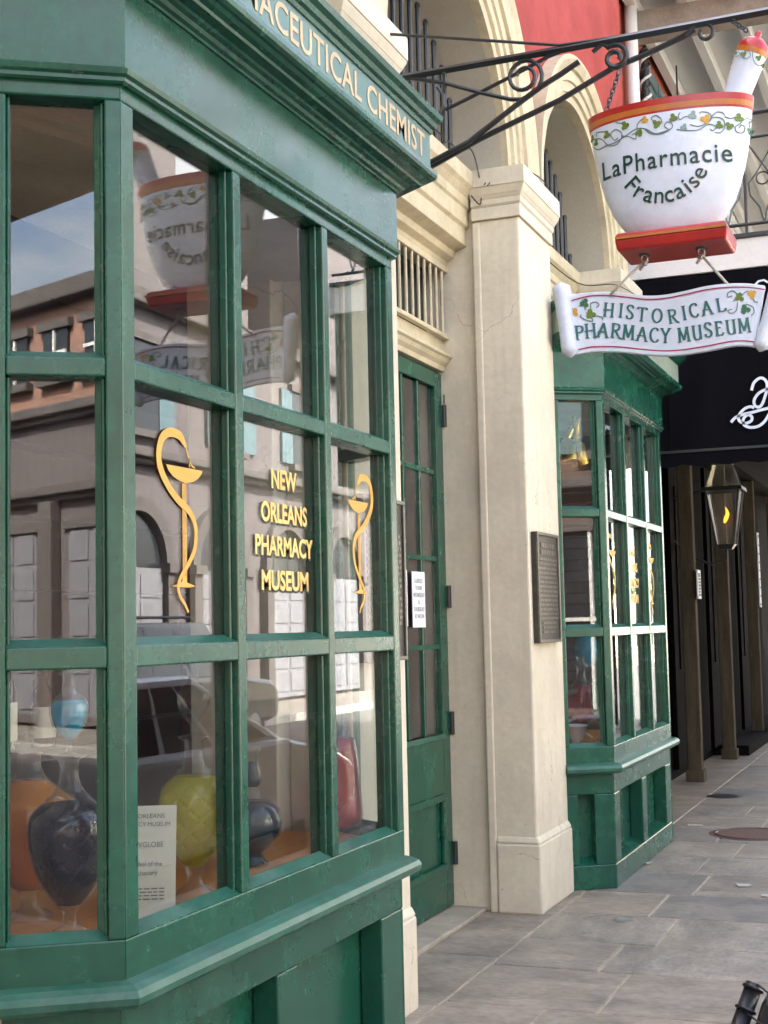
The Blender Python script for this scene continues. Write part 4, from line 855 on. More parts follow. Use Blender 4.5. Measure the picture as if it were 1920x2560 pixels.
yl=PR([(1895,165),(1885,165),(1850,140),(1810,95),(1770,55),(1720,60),(1690,78),(1660,80),(1640,92),(1600,130),(1540,180),(1450,232),(1350,265),(1250,280),(1150,281),(1080,268),(1020,230),(985,190),(960,150),(930,140),(900,95),(850,78),(780,70),(700,74),(672,118),(660,122),(650,50),(640,25),(570,25),(552,40),(530,58),(480,92),(420,122),(350,130),(300,108),(270,75),(230,52),(180,42),(140,46),(128,70),(118,70),(110,20),(85,18),(60,42),(30,10)],1895,sc2)
py_=ony(488,2240,2.09)
globe('show_globe','yellow show globe of diamond cut glass with an empty clear top',(py_.x,py_.y,0.820),yl,[((1895-1650)*sc2,(1895-965)*sc2,'lq_yellow')],True)
nv=[(0.075,0),(0.08,0.01),(0.06,0.025),(0.05,0.05),(0.09,0.075),(0.135,0.12),(0.145,0.17),(0.13,0.22),(0.09,0.25),(0.045,0.27),(0.04,0.30),(0.055,0.33),(0.045,0.37),(0.03,0.42),(0.05,0.45),(0.045,0.46)]
pn_=onz(650,2165,0.820)
nv=[(r*0.72,z*0.85) for r,z in nv]
globe('show_globe','squat navy blue glass show globe behind the middle glass',(pn_.x,pn_.y+0.03,0.820),nv,[(0.01,0.21,'lq_navy'),(0.26,0.34,'lq_navy')],True)
rd=[(0.06,0),(0.062,0.008),(0.03,0.02),(0.025,0.04),(0.05,0.05),(0.093,0.06),(0.096,0.10),(0.088,0.20),(0.08,0.32),(0.068,0.38),(0.035,0.41),(0.022,0.44),(0.035,0.46),(0.02,0.47),(0.015,0.50),(0.028,0.53),(0.01,0.55)]
globe('show_globe','red bell shaped show globe near the far end of the near bay',(4.79,2.11,0.820),rd,[(0.052,0.375,'lq_red')],True)
# explanatory card
t=T('display_card','cream printed card standing in the near bay beside the yellow globe','card',(3.26,2.06,0.822))
cR=ony(438,2290,1.992); cL=ony(344,2303,2.085); cu_=Vector((cR.x-cL.x,cR.y-cL.y)).normalized(); cn_=Vector((cu_.y,-cu_.x))
def cardp(a,b_,d): return (cR.x+cu_.x*(a-0.185)+cn_.x*(d-b_*0.22),cR.y+cu_.y*(a-0.185)+cn_.y*(d-b_*0.22),0.822+b_)
q=MB(); q.prism([(0,0),(0.185,0),(0.185,0.295),(0,0.295)],lambda a,b_,tt:cardp(a,b_,tt),0,0.003); q.build('card_sheet','card',t)
q=MB()
for s,zz,wd,hh in (('NEW ORLEANS',0.262,0.12,0.0125),('PHARMACY MUSEUM',0.24,0.15,0.0125),('SHOWGLOBE',0.185,0.115,0.015),('A Symbol of the',0.135,0.11,0.013),('Apothecary',0.112,0.085,0.013)):
    put_text(q,s,lambda a,b_,d:cardp(0.093+a,zz+b_,0.0034+d),width=wd,height=hh,depth=0.0006)
for zz in (0.075,0.066,0.057,0.048):
    xx=0.03
    while xx<0.15: L_=random.uniform(0.008,0.02); q.prism([(xx,zz),(min(xx+L_,0.155),zz),(min(xx+L_,0.155),zz+0.0032),(xx,zz+0.0032)],lambda a,b_,tt:cardp(a,b_,tt),0.0034,0.004); xx+=L_+0.004
q.build('print','printgrey',t)
# wooden box, labelled bottles, stand
pb=onz(75,2180,0.825); q=MB(); q.box(pb.x-0.05,pb.x+0.06,pb.y-0.01,pb.y+0.10,0.822,0.955); q.build('wooden_box',paint('pale pine',(0.42,0.36,0.16),0.7,0.25,8,0.3,60,stretch=(6,1,1)),bevel=0.004,label='small pale wooden box on the deck behind the dark show globe',cat='box')
tb=T('display_stand','dark wooden stand inside the shop behind the near bay','stand',(4.6,3.35,0))
q=MB(); q.box(3.9,5.2,3.2,3.5,1.12,1.16); q.build('top','darkwood',tb,bevel=0.004)
for xx in (3.93,5.13):
    q=MB(); q.box(xx,xx+0.04,3.22,3.48,0.02,1.12); q.build('leg','darkwood',tb)
def bottle(x,y,z,h,r,label,matb='amberglass'):
    t=T('bottle',label,'bottle',(x,y,z))
    q=MB(); q.lathe([(0.0,0),(r,0),(r,h*0.62),(r*0.85,h*0.72),(r*0.4,h*0.80),(r*0.36,h*0.9),(r*0.45,h*0.91),(r*0.45,h),(0,h)],(x,y,z),24,caps=False); q.build('glass_body',matb,t,smooth=True)
    q=MB(); q.lathe([(r+0.001,h*0.12),(r+0.001,h*0.52)],(x,y,z),24,caps=False); q.build('paper_label','card',t,smooth=True)
bottle(4.42,3.32,1.16,0.36,0.055,'taller brown bottle with cream label on the dark stand')
bottle(4.68,3.32,1.16,0.30,0.048,'shorter brown bottle with cream label on the dark stand')
# shelves deep in the shop
sh=T('shop_shelves','tall dark wooden shelf unit with bottles at the back of the shop','shelves',(6.5,6.0,0))
q=MB(); q.box(2.4,10.4,6.0,6.2,0.02,3.4); q.build('back_board','darkwood',sh)
for z in (0.9,1.4,1.9,2.4,2.9):
    q=MB(); q.box(2.4,10.4,5.75,6.0,z,z+0.03); q.build('shelf','darkwood',sh)
# ================================================================== DISPLAY IN THE FAR BAY
zr=zp(1340,1500,0.2411)
def simple(r,h): return [(r*0.55,0),(r*0.55,h*0.03),(r*0.25,h*0.07),(r*0.22,h*0.14),(r*0.5,h*0.2),(r*0.9,h*0.32),(r,h*0.45),(r*0.9,h*0.58),(r*0.5,h*0.68),(r*0.26,h*0.74),(r*0.24,h*0.86),(r*0.4,h*0.9),(r*0.2,h*0.93),(r*0.25,h)]
def gpos(a,b_,y): v=ony(*zr(a,b_),y); return v
v=gpos(480,1220,2.30); globe('show_globe','red heart shaped show globe low in the far bay',(v.x,2.30,0.820),simple(0.115,0.55),[(0.11,0.36,'lq_red')],True)
v=gpos(690,900,2.12); globe('show_globe','green show globe in the far bay beside the corner post',(v.x,2.12,0.820),simple(0.085,0.62),[(0.13,0.40,'lq_green')],True)
v=gpos(540,480,2.45); globe('show_globe','blue round show globe standing highest in the far bay',(v.x,2.45,1.16),simple(0.11,0.52),[(0.1,0.34,'lq_blue')],True)
v=gpos(670,640,2.36); globe('show_globe','small yellow show globe between the green and blue ones',(v.x,2.36,1.16),simple(0.045,0.30),[(0.06,0.2,'lq_yellow')],True)
t=T('display_riser','small dark riser shelf carrying globes in the far bay','stand',(9.35,2.5,0.86))
q=MB(); q.box(9.0,9.9,2.30,2.70,1.125,1.158); q.build('top','darkwood',t,bevel=0.004)
for xx in (9.02,9.85):
    q=MB(); q.box(xx,xx+0.03,2.32,2.68,0.86,1.125); q.build('leg','darkwood',t)
v=gpos(410,1400,2.26); q=MB(); q.lathe([(0.03,0),(0.035,0.004),(0.03,0.02),(0.065,0.05),(0.08,0.12),(0.084,0.12),(0.075,0.105),(0.0,0.03)],(v.x,2.26,0.82),32,caps=False); q.build('white_bowl','whitepaint',smooth=True,label='small white ceramic bowl at the bottom of the far bay',cat='bowl')
for k,(xx,tilt,lb) in enumerate(((8.78,0.03,'grey spatula leaning nearest the corner post of the far bay'),(9.35,0.02,'broad grey spatula leaning in the middle of the far bay'),(9.95,-0.05,'narrow grey spatula leaning at the far end of the far bay'))):
    t=T('spatula',lb,'spatula',(xx,2.0,0.86),group='spatulas in the far bay')
    hw=(0.035,0.085,0.035)[k]
    f=lambda a,b_,tt:(xx+a+(b_)*tilt*2,1.99+b_*0.06+tt,0.822+b_)
    q=MB(); q.prism([(-hw,0),(hw,0),(hw,0.20),(hw*0.7,0.27),(0.016,0.30),(-0.016,0.30),(-hw*0.7,0.27),(-hw,0.20)],f,0,0.008); q.build('blade',paint('grey steel blade',(0.25,0.26,0.28),0.4,0.2,6,0.1,60,metal=0.5),t)
    q=MB(); q.tube([f(0,0.29,0.004),f(0,0.66,0.004)],0.012,8); q.build('handle','greywood',t)
q=MB(); q.prism([(0,0),(0.2,0),(0.2,0.28),(0,0.28)],lambda a,b_,tt:(8.86+a,2.03+b_*0.12+tt,0.822+b_),0,0.003); q.build('display_card','paper',label='blank looking white card standing behind the glass of the far bay',cat='card')
# gold emblems on the far glass
def small_emblem(parent,cx):
    s=0.95; fn=lambda a,b_,d:(cx+(a-3.37)*s,GY-0.0012-d,b_)
    q=MB(); q.ribbon(snake,sw_,lambda a,b_,d:fn(a,b_,d+0.001),0.0012); q.build('snake_emblem','goldflat',parent)
    q=MB()
    for poly in (bowl,foot): q.prism([tuple(p) for p in poly],lambda a,b_,tt:fn(a,b_,tt),0,0.0009)
    q.build('bowl_emblem','goldflat',parent)
small_emblem(pane_at(fp2,0,1),8.80); small_emblem(pane_at(fp2,2,1),10.08)
p_new2=pane_at(fp2,1,1)
for s,zb_,wd in (('NEW',2.045,0.185),('ORLEANS',1.937,0.335),('PHARMACY',1.832,0.42),('MUSEUM',1.724,0.34)):
    tb=MB(); put_text(tb,s,lambda a,b_,d:ong(9.43+a,zb_+b_,d),width=wd,height=0.062,bold=0.028,depth=0.0012); tb.build('gold_lettering','goldleaf',p_new2)
# brass spot lamps
zl=zp(1340,860,0.2411)
for k,(a0,b0,a1,b1,lb) in enumerate(((430,740,400,1130,'brass spot lamp hanging straight in the top of the far bay'),(400,790,285,1080,'brass spot lamp hanging at a slant beside the pilaster'))):
    P0=ony(*zl(a0,b0),2.25); P1=ony(*zl(a1,b1),2.25); t=T('spot_lamp',lb,'lamp',tuple(P1),group='brass spot lamps in the far bay')
    d=(P1-P0); q=MB(); q.tube([P0+Vector((0,0,0.12)),P0,P0+d*0.72],[0.006,0.02,0.022],10); q.build('arm','brass',t,smooth=True)
    e=P0+d*0.70; f=e+Vector((0.05 if k==0 else -0.02,-0.02,-0.15)); q=MB(); q.tube([e,e+(f-e)*0.15,e+(f-e)*0.16,f],[0.03,0.05,0.055,0.058],20,caps=False); q.tube([e+(f-e)*0.9,e+(f-e)*0.1],[0.054,0.03],20,caps=True); q.build('shade','brass',t,smooth=True)
q=MB(); q.box(9.15,9.55,2.75,2.78,2.1,2.9); q.build('hanging_board','ceil',label='pale board hanging behind the upper glass of the far bay',cat='board')
# ================================================================== SHOPFRONT NEXT DOOR AND ITS GALLERY
sh2=T('black_shopfront','black painted shopfront with weathered posts under a gallery','building',(18,3.0,0))
GX=11.22
q=MB(); q.box(10.97,26,2.62,2.9,0,4.45); q.build('wall','blackwall',sh2)
for a,b_ in zip((10.97,12.3,13.6),(12.3,13.6,14.1)):
    q=MB(); q.box(a+0.02,b_-0.02,2.585,2.625,0.35,3.4); q.build('wall_board','blackwall',sh2,bevel=0.004)
for xx in (14.25,16.62,19.3,22.0):
    q=MB(); q.box(xx-0.06,xx+0.06,2.30,2.44,0,3.45); p_=q.build('post','post',sh2,bevel=0.01)
    q=MB(); q.box(xx-0.08,xx+0.08,2.28,2.46,0,0.12); q.build('plinth','post',p_,bevel=0.008)
for a,b_ in ((14.4,16.5),(16.78,19.15),(19.45,21.9)):
    q=MB(); q.box(a,b_,2.56,2.61,0.1,3.4); dr=q.build('door_panel','blackwall',sh2,bevel=0.006)
    q=MB(); q.box(a+0.25,b_-0.25,2.545,2.56,1.1,3.0); q.build('glazing','blackwall',dr)
q=MB(); q.box(10.97,26,2.24,2.62,3.45,3.62); q.build('lintel','blackwall',sh2,bevel=0.01)
q=MB(); q.box(17.0,26,2.2,2.6,0.0,0.12); q.build('step','blackwall',sh2,bevel=0.01)
# upper storey
q=MB(); q.box(10.96,26,2.34,2.85,4.7,9.0); q.build('upper_wall',paint('orange red stucco',(0.25,0.045,0.025),0.85,0.25,2,0.3,40),sh2)
for j in range(14):
    q=MB(); z=4.75+j*0.165; q.hexa([(15.3,2.305,z),(26,2.305,z),(26,2.34,z),(15.3,2.34,z),(15.3,2.325,z+0.165),(26,2.325,z+0.165),(26,2.34,z+0.165),(15.3,2.34,z+0.165)]); q.build('clapboard','whitewood',sh2)
q=MB(); q.box(10.96,26,2.9,12,0,9.0); q.build('house_block','interior',sh2)
zc4=zp(1520,0,400/1659)
for k,xx in enumerate((12.5,13.75)):
    for s in (0,1):
        q=MB(); q.box(xx+s*0.62,xx+s*0.62+0.58,2.28,2.335,4.75,6.72); shu=q.build('shutter','shutter',sh2,bevel=0.004)
        for j in range(18):
            q=MB(); z=4.85+j*0.1; q.hexa([(xx+s*0.62+0.07,2.265,z),(xx+s*0.62+0.51,2.265,z),(xx+s*0.62+0.51,2.28,z),(xx+s*0.62+0.07,2.28,z),(xx+s*0.62+0.07,2.276,z+0.085),(xx+s*0.62+0.51,2.276,z+0.085),(xx+s*0.62+0.51,2.284,z+0.085),(xx+s*0.62+0.07,2.284,z+0.085)]); q.build('louvre','shutter',shu)
q=MB(); q.tube([(11.75,2.26,4.7),(11.75,2.26,7.2)],0.055,12); q.build('downpipe','whitewood',sh2,smooth=True)
q=MB(); q.tube([(12.22,2.24,4.7),(12.22,2.24,6.7)],0.035,10); tw=q.build('twisted_column','iron',sh2)
for ph in (0,math.pi):
    q=MB(); q.tube([(12.22+0.045*math.cos(ph+i*0.55),2.24+0.045*math.sin(ph+i*0.55),4.75+i*0.0162) for i in range(122)],0.013,6); q.build('twist_strand','whitewood' if ph else 'iron',tw)
# gallery
gal=T('gallery','white painted iron and timber gallery over the pavement beyond the museum','gallery',(18,0.8,4.4))
q=MB(); q.box(GX,26,-1.0,2.5,4.50,4.56); q.build('deck','greywood',gal)
q=MB(); q.box(GX-0.05,GX,-1.0,2.53,4.36,4.60); q.build('end_fascia','whitewood',gal,bevel=0.006)
q=MB(); q.box(GX-0.075,GX,-1.0,2.53,4.60,4.635); q.build('end_nosing','iron',gal,bevel=0.004)
q=MB(); q.box(GX,26,-1.06,-1.0,4.36,4.62); q.build('street_fascia','whitewood',gal)
for j in range(14):
    q=MB(); yy=2.3-j*0.24; q.box(GX+0.02,26,yy-0.03,yy+0.03,4.38,4.50); q.build('joist','whitewood',gal)
for k,(z0,r_) in enumerate(((5.62,0.02),(5.42,0.012),(4.72,0.014))):
    q=MB(); q.tube([(GX,2.5,z0),(GX,-1.0,z0)],r_,6); q.build('rail','iron',gal)
for j in range(12):
    y0=2.42-j*0.28
    q=MB(); q.tube([(GX,y0,4.64),(GX,y0,5.62)],0.012,6); q.build('baluster','iron',gal)
    q=MB()
    for sgn in (1,-1):
        q.tube([(GX,y0-0.14+sgn*x_,z_) for x_,z_ in ((0.0,4.72),(0.03,4.85),(0.10,4.95),(0.11,5.05),(0.05,5.12),(0.0,5.2),(0.06,5.3),(0.12,5.40))],0.008,5)
    q.tube([(GX,y0-0.14+0.05*math.cos(a),5.08+0.05*math.sin(a)) for a in [2*math.pi*i/14 for i in range(14)]],0.007,5,closed=True); q.build('iron_lace','shutter' if j%2 else 'iron',gal)
for xx in (13,15.2,17.4,19.6,21.8,24):
    q=MB(); q.tube([(xx,-0.95,0),(xx,-0.95,4.36)],0.05,10); q.build('column','iron',gal)
# ceiling of the upper gallery
q=MB(); q.box(GX+0.1,26,-1.2,2.33,7.02,7.06); q.build('ceiling_boards','whitewood',gal)
q=MB(); q.box(GX+0.62,GX+0.80,-1.2,2.33,6.66,6.90); q.build('end_beam','greywood',gal,bevel=0.01)
for j in range(9):
    yy=2.25-j*0.42; q=MB(); q.box(GX+0.1,26,yy-0.045,yy+0.045,6.90,7.02); q.build('ceiling_joist','whitewood',gal,bevel=0.006)
q=MB(); q.box(GX+0.05,26,-1.3,2.33,7.06,7.2); q.build('gallery_roof','greywood',gal)
lt=T('hanging_lantern','small dark lantern hanging under the upper gallery','lantern',(13.2,2.12,6.0))
q=MB(); q.frust((13.12,13.28,2.04,2.2),(13.09,13.31,2.01,2.23),5.95,6.22); q.build('glass_box','winddark',lt)
q=MB(); q.frust((13.07,13.33,1.99,2.25),(13.18,13.22,2.10,2.14),6.22,6.36); q.tube([(13.2,2.12,6.36),(13.2,2.12,6.9)],0.008,6); q.build('hood','iron',lt)
# dark canvas drop with white script
dc=T('canvas_drop','black canvas canopy end with white script emblem hanging under the gallery','awning',(GX-0.08,1.0,2.9))
q=MB(); ny,nz=60,14
for iy in range(ny+1):
    for iz in range(nz+1):
        y_=lerp(2.56,-0.95,iy/ny); z_=lerp(2.935,4.34,iz/nz); q.v.append((GX-0.062+0.010*math.sin(y_*9+1.5*math.sin(z_*2.2))*(1-0.5*iz/nz)+0.004*math.sin(y_*23+z_*3),y_,z_))
for iy in range(ny):
    for iz in range(nz): a=iy*(nz+1)+iz; q.f.append((a,a+1,a+nz+2,a+nz+1))
q.build('canvas','navy',dc,smooth=True,fix=False)
for y_ in (1.95,0.75,-0.3):
    q=MB(); q.box(GX-0.077,GX-0.074,y_-0.006,y_+0.006,2.94,4.33); q.build('seam','navy',dc)
q=MB(); k=30
pts=[(2.56-3.51*i/k,2.93-0.10-0.02*(1 if i%2 else 0)) for i in range(k+1)]
q.prism([(2.56,2.93)]+pts+[(-0.95,2.93)],lambda a,b_,t_:(t_,a,b_),GX-0.072,GX-0.058); q.build('valance','navy',dc)
q=MB(); q.box(GX-0.08,GX-0.05,-0.95,2.56,2.925,2.945); q.build('hem','iron',dc)
q=MB(); q.box(GX-0.05,25,-0.95,2.55,4.28,4.33); q.build('canopy_top','navy',dc)
zw=zp(1600,900,320/1659)
def scr(pts): return [ (lambda v_:(v_.y,v_.z))(onx(*zw(a,b_),GX-0.080)) for a,b_ in pts]
fnw=lambda a,b_,d:(GX-0.079-d,a,b_)
for pts in ([(1445,395),(1475,300),(1540,240),(1600,240),(1645,300),(1640,400),(1590,560),(1540,610),(1490,590),(1480,520),(1530,440),(1600,395),(1700,360)],[(1180,808),(1240,745),(1340,705),(1450,680),(1560,650),(1700,615)],[(1480,620),(1430,605),(1360,630),(1300,690),(1275,750),(1300,800),(1370,820),(1440,790),(1450,740),(1410,710),(1360,735),(1335,790),(1360,850),(1440,875),(1540,855),(1620,790),(1680,690)]):
    q=MB(); q.ribbon(scr([(p.x,p.y) for p in spline(pts,6)]),0.022,lambda a,b_,d:fnw(a,b_,d),0.003); q.build('script_stroke','whitepaint',dc)
v_=onx(1900,705,GX-0.080); q=MB(); q.ribbon([(v_.y+0.04,v_.z-0.02),(v_.y+0.01,v_.z+0.008),(v_.y-0.03,v_.z+0.012),(v_.y-0.06,v_.z-0.01)],0.016,fnw,0.003); q.build('script_stroke','whitepaint',dc)
# gas lamp
lp=ony(1812,1260,2.05); gl_=T('gas_lamp','wall mounted gas lantern with a small orange flame on the black shopfront','lamp',(lp.x,2.05,lp.z-0.45))
def fr4(w0,w1,z0,z1):
    w0*=0.82; w1*=0.82
    q=MB(); q.frust((lp.x-w0,lp.x+w0,2.05-w0,2.05+w0),(lp.x-w1,lp.x+w1,2.05-w1,2.05+w1),z0,z1); return q
zl0=lp.z-0.42; fr4(0.105,0.20,zl0,zl0+0.55).build('lantern_glass',glass('lantern glass',(0.85,0.83,0.76),0.09,0.1,4,0.35),gl_)
for sx in (-1,1):
    for sy in (-1,1):
        q=MB(); q.tube([(lp.x+sx*0.088,2.05+sy*0.088,zl0),(lp.x+sx*0.166,2.05+sy*0.166,zl0+0.55)],0.010,6); q.build('frame_bar','iron',gl_)
fr4(0.25,0.24,zl0+0.55,zl0+0.59).build('roof_rim','iron',gl_)
fr4(0.20,0.11,zl0+0.59,zl0+0.83).build('roof_glass',glass('lantern roof glass',(0.6,0.58,0.5),0.12,0.1,4,0.35),gl_)
fr4(0.12,0.05,zl0+0.83,zl0+0.93).build('finial','iron',gl_); fr4(0.07,0.115,zl0-0.05,zl0).build('base','iron',gl_)
q=MB(); q.tube([(lp.x-0.01,2.06,zl0+0.22),(lp.x-0.005,2.055,zl0+0.24),(lp.x+0.005,2.04,zl0+0.28),(lp.x,2.025,zl0+0.32),(lp.x+0.01,2.035,zl0+0.36),(lp.x+0.012,2.05,zl0+0.39)],[0.004,0.016,0.022,0.017,0.010,0.002],12); q.build('flame','flame',gl_,smooth=True)
q=MB(); q.tube([(lp.x,2.05,zl0-0.05),(lp.x,2.05,zl0-0.14),(lp.x-0.05,2.2,zl0-0.2),(lp.x-0.1,2.45,zl0-0.1),(lp.x-0.12,2.6,zl0+0.1)],0.014,6); q.build('wall_arm','iron',gl_)
q=MB(); q.tube([(lp.x-0.12,2.6,zl0+0.5),(lp.x-0.05,2.2,zl0+0.57),(lp.x,2.05,zl0+0.57)],0.012,6); q.build('wall_arm','iron',gl_)
def postsign(xx,z0,z1,w_,label,lines):
    t=T('small_sign',label,'sign',(xx,2.27,z0)); q=MB(); q.box(xx-w_,xx+w_,2.262,2.28,z0,z1); q.build('board','paper',t,bevel=0.003)
    q=MB()
    for j in range(lines): zz=lerp(z1-0.06,z0+0.04,j/(lines-1)); q.box(xx-w_*0.7,xx+w_*random.uniform(0.3,0.75),2.258,2.2625,zz-0.012,zz+0.012 if j else zz+0.03)
    q.build('print_lines','printgrey',t,kind='stuff')
a_=ony(1745,1425,2.27); b__=ony(1745,1497,2.27); postsign(14.25,b__.z,a_.z,0.09,'small white printed sign on the nearest post of the black shopfront',7)
postsign(19.3,1.75,2.75,0.06,'narrow white sign on the farther post of the black shopfront',9)
q=MB(); q.box(19.6,20.3,2.16,2.2,0.12,0.6); q.build('white_menu_box','whitewood',label='low white box by the black shopfront step at the right',cat='box',bevel=0.01)
# ================================================================== BLACK CART AT LOWER RIGHT
zk=zp(1720,2300,200/1659)
ct=T('black_cart','glossy black tubular cart handle with ring collars at the lower right','cart',(3.2,0.36,0))
a_=onz(*zk(1345,1420),0.80); b_2=onx(*zk(1190,1860),a_.x-0.02); d_=b_2-a_; ax_=d_.normalized(); st_=d_.length
q=MB(); q.tube([a_-ax_*0.01,a_+ax_*0.9],0.0185,24); q.build('tube','blackgloss',ct,smooth=True)
for t_ in (0,1,2,3):
    q=MB(); q.tube([a_+ax_*(t_*st_-0.004),a_+ax_*(t_*st_-0.002),a_+ax_*(t_*st_+0.002),a_+ax_*(t_*st_+0.004)],[0.0195,0.0235,0.0235,0.0195],28); q.build('collar','blackgloss',ct,smooth=True)
e=a_+ax_*0.72
q=MB(); q.hexa([(e.x,e.y-0.5,0.1),(e.x+0.02,e.y-0.02,0.1),(a_.x+0.05,a_.y-0.022,0.1),(a_.x+0.05,a_.y-0.5,0.1),(a_.x-0.05,a_.y-0.5,0.785),(a_.x-0.03,a_.y-0.024,0.785),(a_.x+0.05,a_.y-0.024,0.79),(a_.x+0.05,a_.y-0.5,0.79)]); q.build('body','blackgloss',ct,bevel=0.01)
q=MB(); q.tube([a_+Vector((-0.01,-0.012,0.012)),a_+Vector((-0.06,-0.05,-0.0)),a_+Vector((-0.14,-0.09,-0.04))],0.0022,6); q.tube([a_+ax_*0.066+Vector((-0.01,-0.012,0.012)),a_+ax_*0.066+Vector((-0.07,-0.06,0.0)),a_+ax_*0.066+Vector((-0.15,-0.11,-0.05))],0.0022,6); q.build('cable','iron',ct)
for yy in (e.y-0.06,e.y-0.44):
    q=MB(); q.tube([(e.x+0.15,yy-0.02,0.1),(e.x+0.15,yy+0.02,0.1)],0.1,20); q.build('wheel','rubber',ct)
# ================================================================== WIRES
for k,(pts,lb) in enumerate((([(5.62,2.36,4.25),(6.3,2.40,4.26),(7.2,2.385,4.24),(7.45,2.37,4.30),(7.56,2.36,4.16),(7.58,2.365,4.02),(7.50,2.395,4.05)],'thin loose wire looping above the door to the pilaster capital'),([(7.55,2.33,4.12),(7.6,2.28,4.2),(7.63,2.22,4.235),(7.75,2.12,4.23),(8.1,2.10,4.24),(8.6,2.2,4.25)],'bundle of thin dark wires lying over the pilaster capital'),([(8.4,2.34,4.02),(9.2,2.2,3.9),(10.0,2.1,4.05),(10.9,2.05,4.1)],'slack wire strung above the far bay'))):
    q=MB(); q.tube([tuple(p) for p in spline(pts,6)],0.004,5)
    if k==1:
        for dy in (0.03,0.06,-0.02): q.tube([tuple(p+Vector((0.02*dy*20,dy,-abs(dy)*0.6))) for p in spline(pts[:4],6)],0.003,5)
    q.build('wire','iron',label=lb,cat='wire')
# ================================================================== FAR SIDE OF THE STREET (seen in the glass)
def facade(name,label,x0,x1,h,wall,floors,trim='lavtrim',arches=None,plain=False,roofy=None):
    y=-10.0; b=T(name,label,'building',((x0+x1)/2,-13,0),group='houses across the street')
    q=MB(); q.box(x0+0.01,x1-0.01,-18,y,0,h); q.build('wall',wall,b)
    q=MB(); q.box(x0,x1,y,y+0.28,h-0.35,h-0.02); q.build('cornice',trim,b,bevel=0.04)
    for (z0,z1,n,ww,kind) in floors:
        sp_=(x1-x0)/n
        for i in range(n):
            cx=x0+sp_*(i+0.5)
            q=MB(); q.box(cx-ww/2,cx+ww/2,y,y+0.06,z0,z1); wn=q.build('window' if kind!='door' else 'door','winddark' if kind in('win','shut') else 'stucco3' if kind=='bright' else 'doorgrey',b)
            q=MB(); q.box(cx-ww/2-0.12,cx+ww/2+0.12,y,y+0.16,z0-0.14,z0); q.build('sill',trim,wn)
            q=MB(); q.box(cx-ww/2-0.12,cx+ww/2+0.12,y,y+0.13,z1,z1+0.16); q.build('lintel',trim,wn)
            if kind=='win':
                q=MB(); q.box(cx-0.03,cx+0.03,y+0.06,y+0.10,z0,z1); q.box(cx-ww/2,cx+ww/2,y+0.06,y+0.095,(z0+z1)/2-0.03,(z0+z1)/2+0.03); q.build('sash_bar','whitewood',wn)
            if kind=='shut':
                for s in (-1,1):
                    q=MB(); xa=cx+s*(ww/2+0.3); q.box(xa-0.28,xa+0.28,y+0.002,y+0.07,z0,z1); q.build('shutter','shutter',wn)
            if kind=='whitewood':
                for j in range(5):
                    for s in (-1,1):
                        zz=lerp(z0,z1,j/5); q=MB(); q.box(cx+s*ww/4-ww*0.19,cx+s*ww/4+ww*0.19,y+0.06,y+0.085,zz+0.08,zz+(z1-z0)/5-0.04); q.build('door_panel','doorgrey',wn,bevel=0.015)
    for z in (arches or []):
        q=MB(); q.box(x0,x1,y,y+0.2,z,z+0.1); q.box(x0,x1,y,y+0.32,z+0.1,z+0.28); q.build('string_course',trim,b,bevel=0.03)
    return b
def archway(b,cx,w_,spring,door):
    y=-10.0; n=20; r=w_/2
    q=MB(); q.prism([(cx-r,0.05),(cx-r,spring)]+[(cx-r*math.cos(math.pi*i/n),spring+r*math.sin(math.pi*i/n)) for i in range(1,n)]+[(cx+r,spring),(cx+r,0.05)],lambda a,bb,t:(a,t,bb),y+0.002,y+0.03); op=q.build('arched_opening','winddark',b)
    q=MB()
    ro=r+0.28
    for i in range(n):
        a0,a1=math.pi*i/n,math.pi*(i+1)/n
        q.hexa([(cx-r*math.cos(a0),y,spring+r*math.sin(a0)),(cx-r*math.cos(a1),y,spring+r*math.sin(a1)),(cx-r*math.cos(a1),y+0.16,spring+r*math.sin(a1)),(cx-r*math.cos(a0),y+0.16,spring+r*math.sin(a0)),(cx-ro*math.cos(a0),y,spring+ro*math.sin(a0)),(cx-ro*math.cos(a1),y,spring+ro*math.sin(a1)),(cx-ro*math.cos(a1),y+0.16,spring+ro*math.sin(a1)),(cx-ro*math.cos(a0),y+0.16,spring+ro*math.sin(a0))])
    q.build('arch_moulding','lavtrim',b)
    for s in (-1,1):
        q=MB(); q.box(cx+s*(r+0.14)-0.16,cx+s*(r+0.14)+0.16,y,y+0.2,0,spring); q.box(cx+s*(r+0.14)-0.22,cx+s*(r+0.14)+0.22,y,y+0.27,spring-0.18,spring-0.001); q.build('door_pilaster','lavtrim',b)
    if door:
        q=MB(); q.box(cx-r+0.05,cx+r-0.05,y+0.03,y+0.08,0.08,spring-0.1); dr=q.build('door',door,b)
        for j in range(5):
            for s in (-1,1):
                zz=lerp(0.15,spring-0.2,j/5); q=MB(); q.box(cx+s*r*0.48-r*0.38,cx+s*r*0.48+r*0.38,y+0.08,y+0.10,zz+0.05,zz+(spring-0.35)/5-0.03); q.build('door_panel',door,dr,bevel=0.012)
bh=facade('brick_house','old red brick house with white sills across the street behind the viewer',-24,-8,7.75,'brick',[(6.1,6.95,13,0.72,'win'),(0.2,3.4,7,1.3,'whitewood')],'lavtrim',arches=[5.3,3.9])
q=MB(); q.box(-23.98,-8.02,-10,-9.95,0,5.29); q.build('ground_floor_render','lav',bh)
for i in range(8):
    xx=-23.6+i*2.2; q=MB(); q.box(xx-0.2,xx+0.2,-9.95,-9.72,0,3.9); q.build('ground_floor_column','stucco1' if i%2 else 'lavtrim',bh,bevel=0.03)
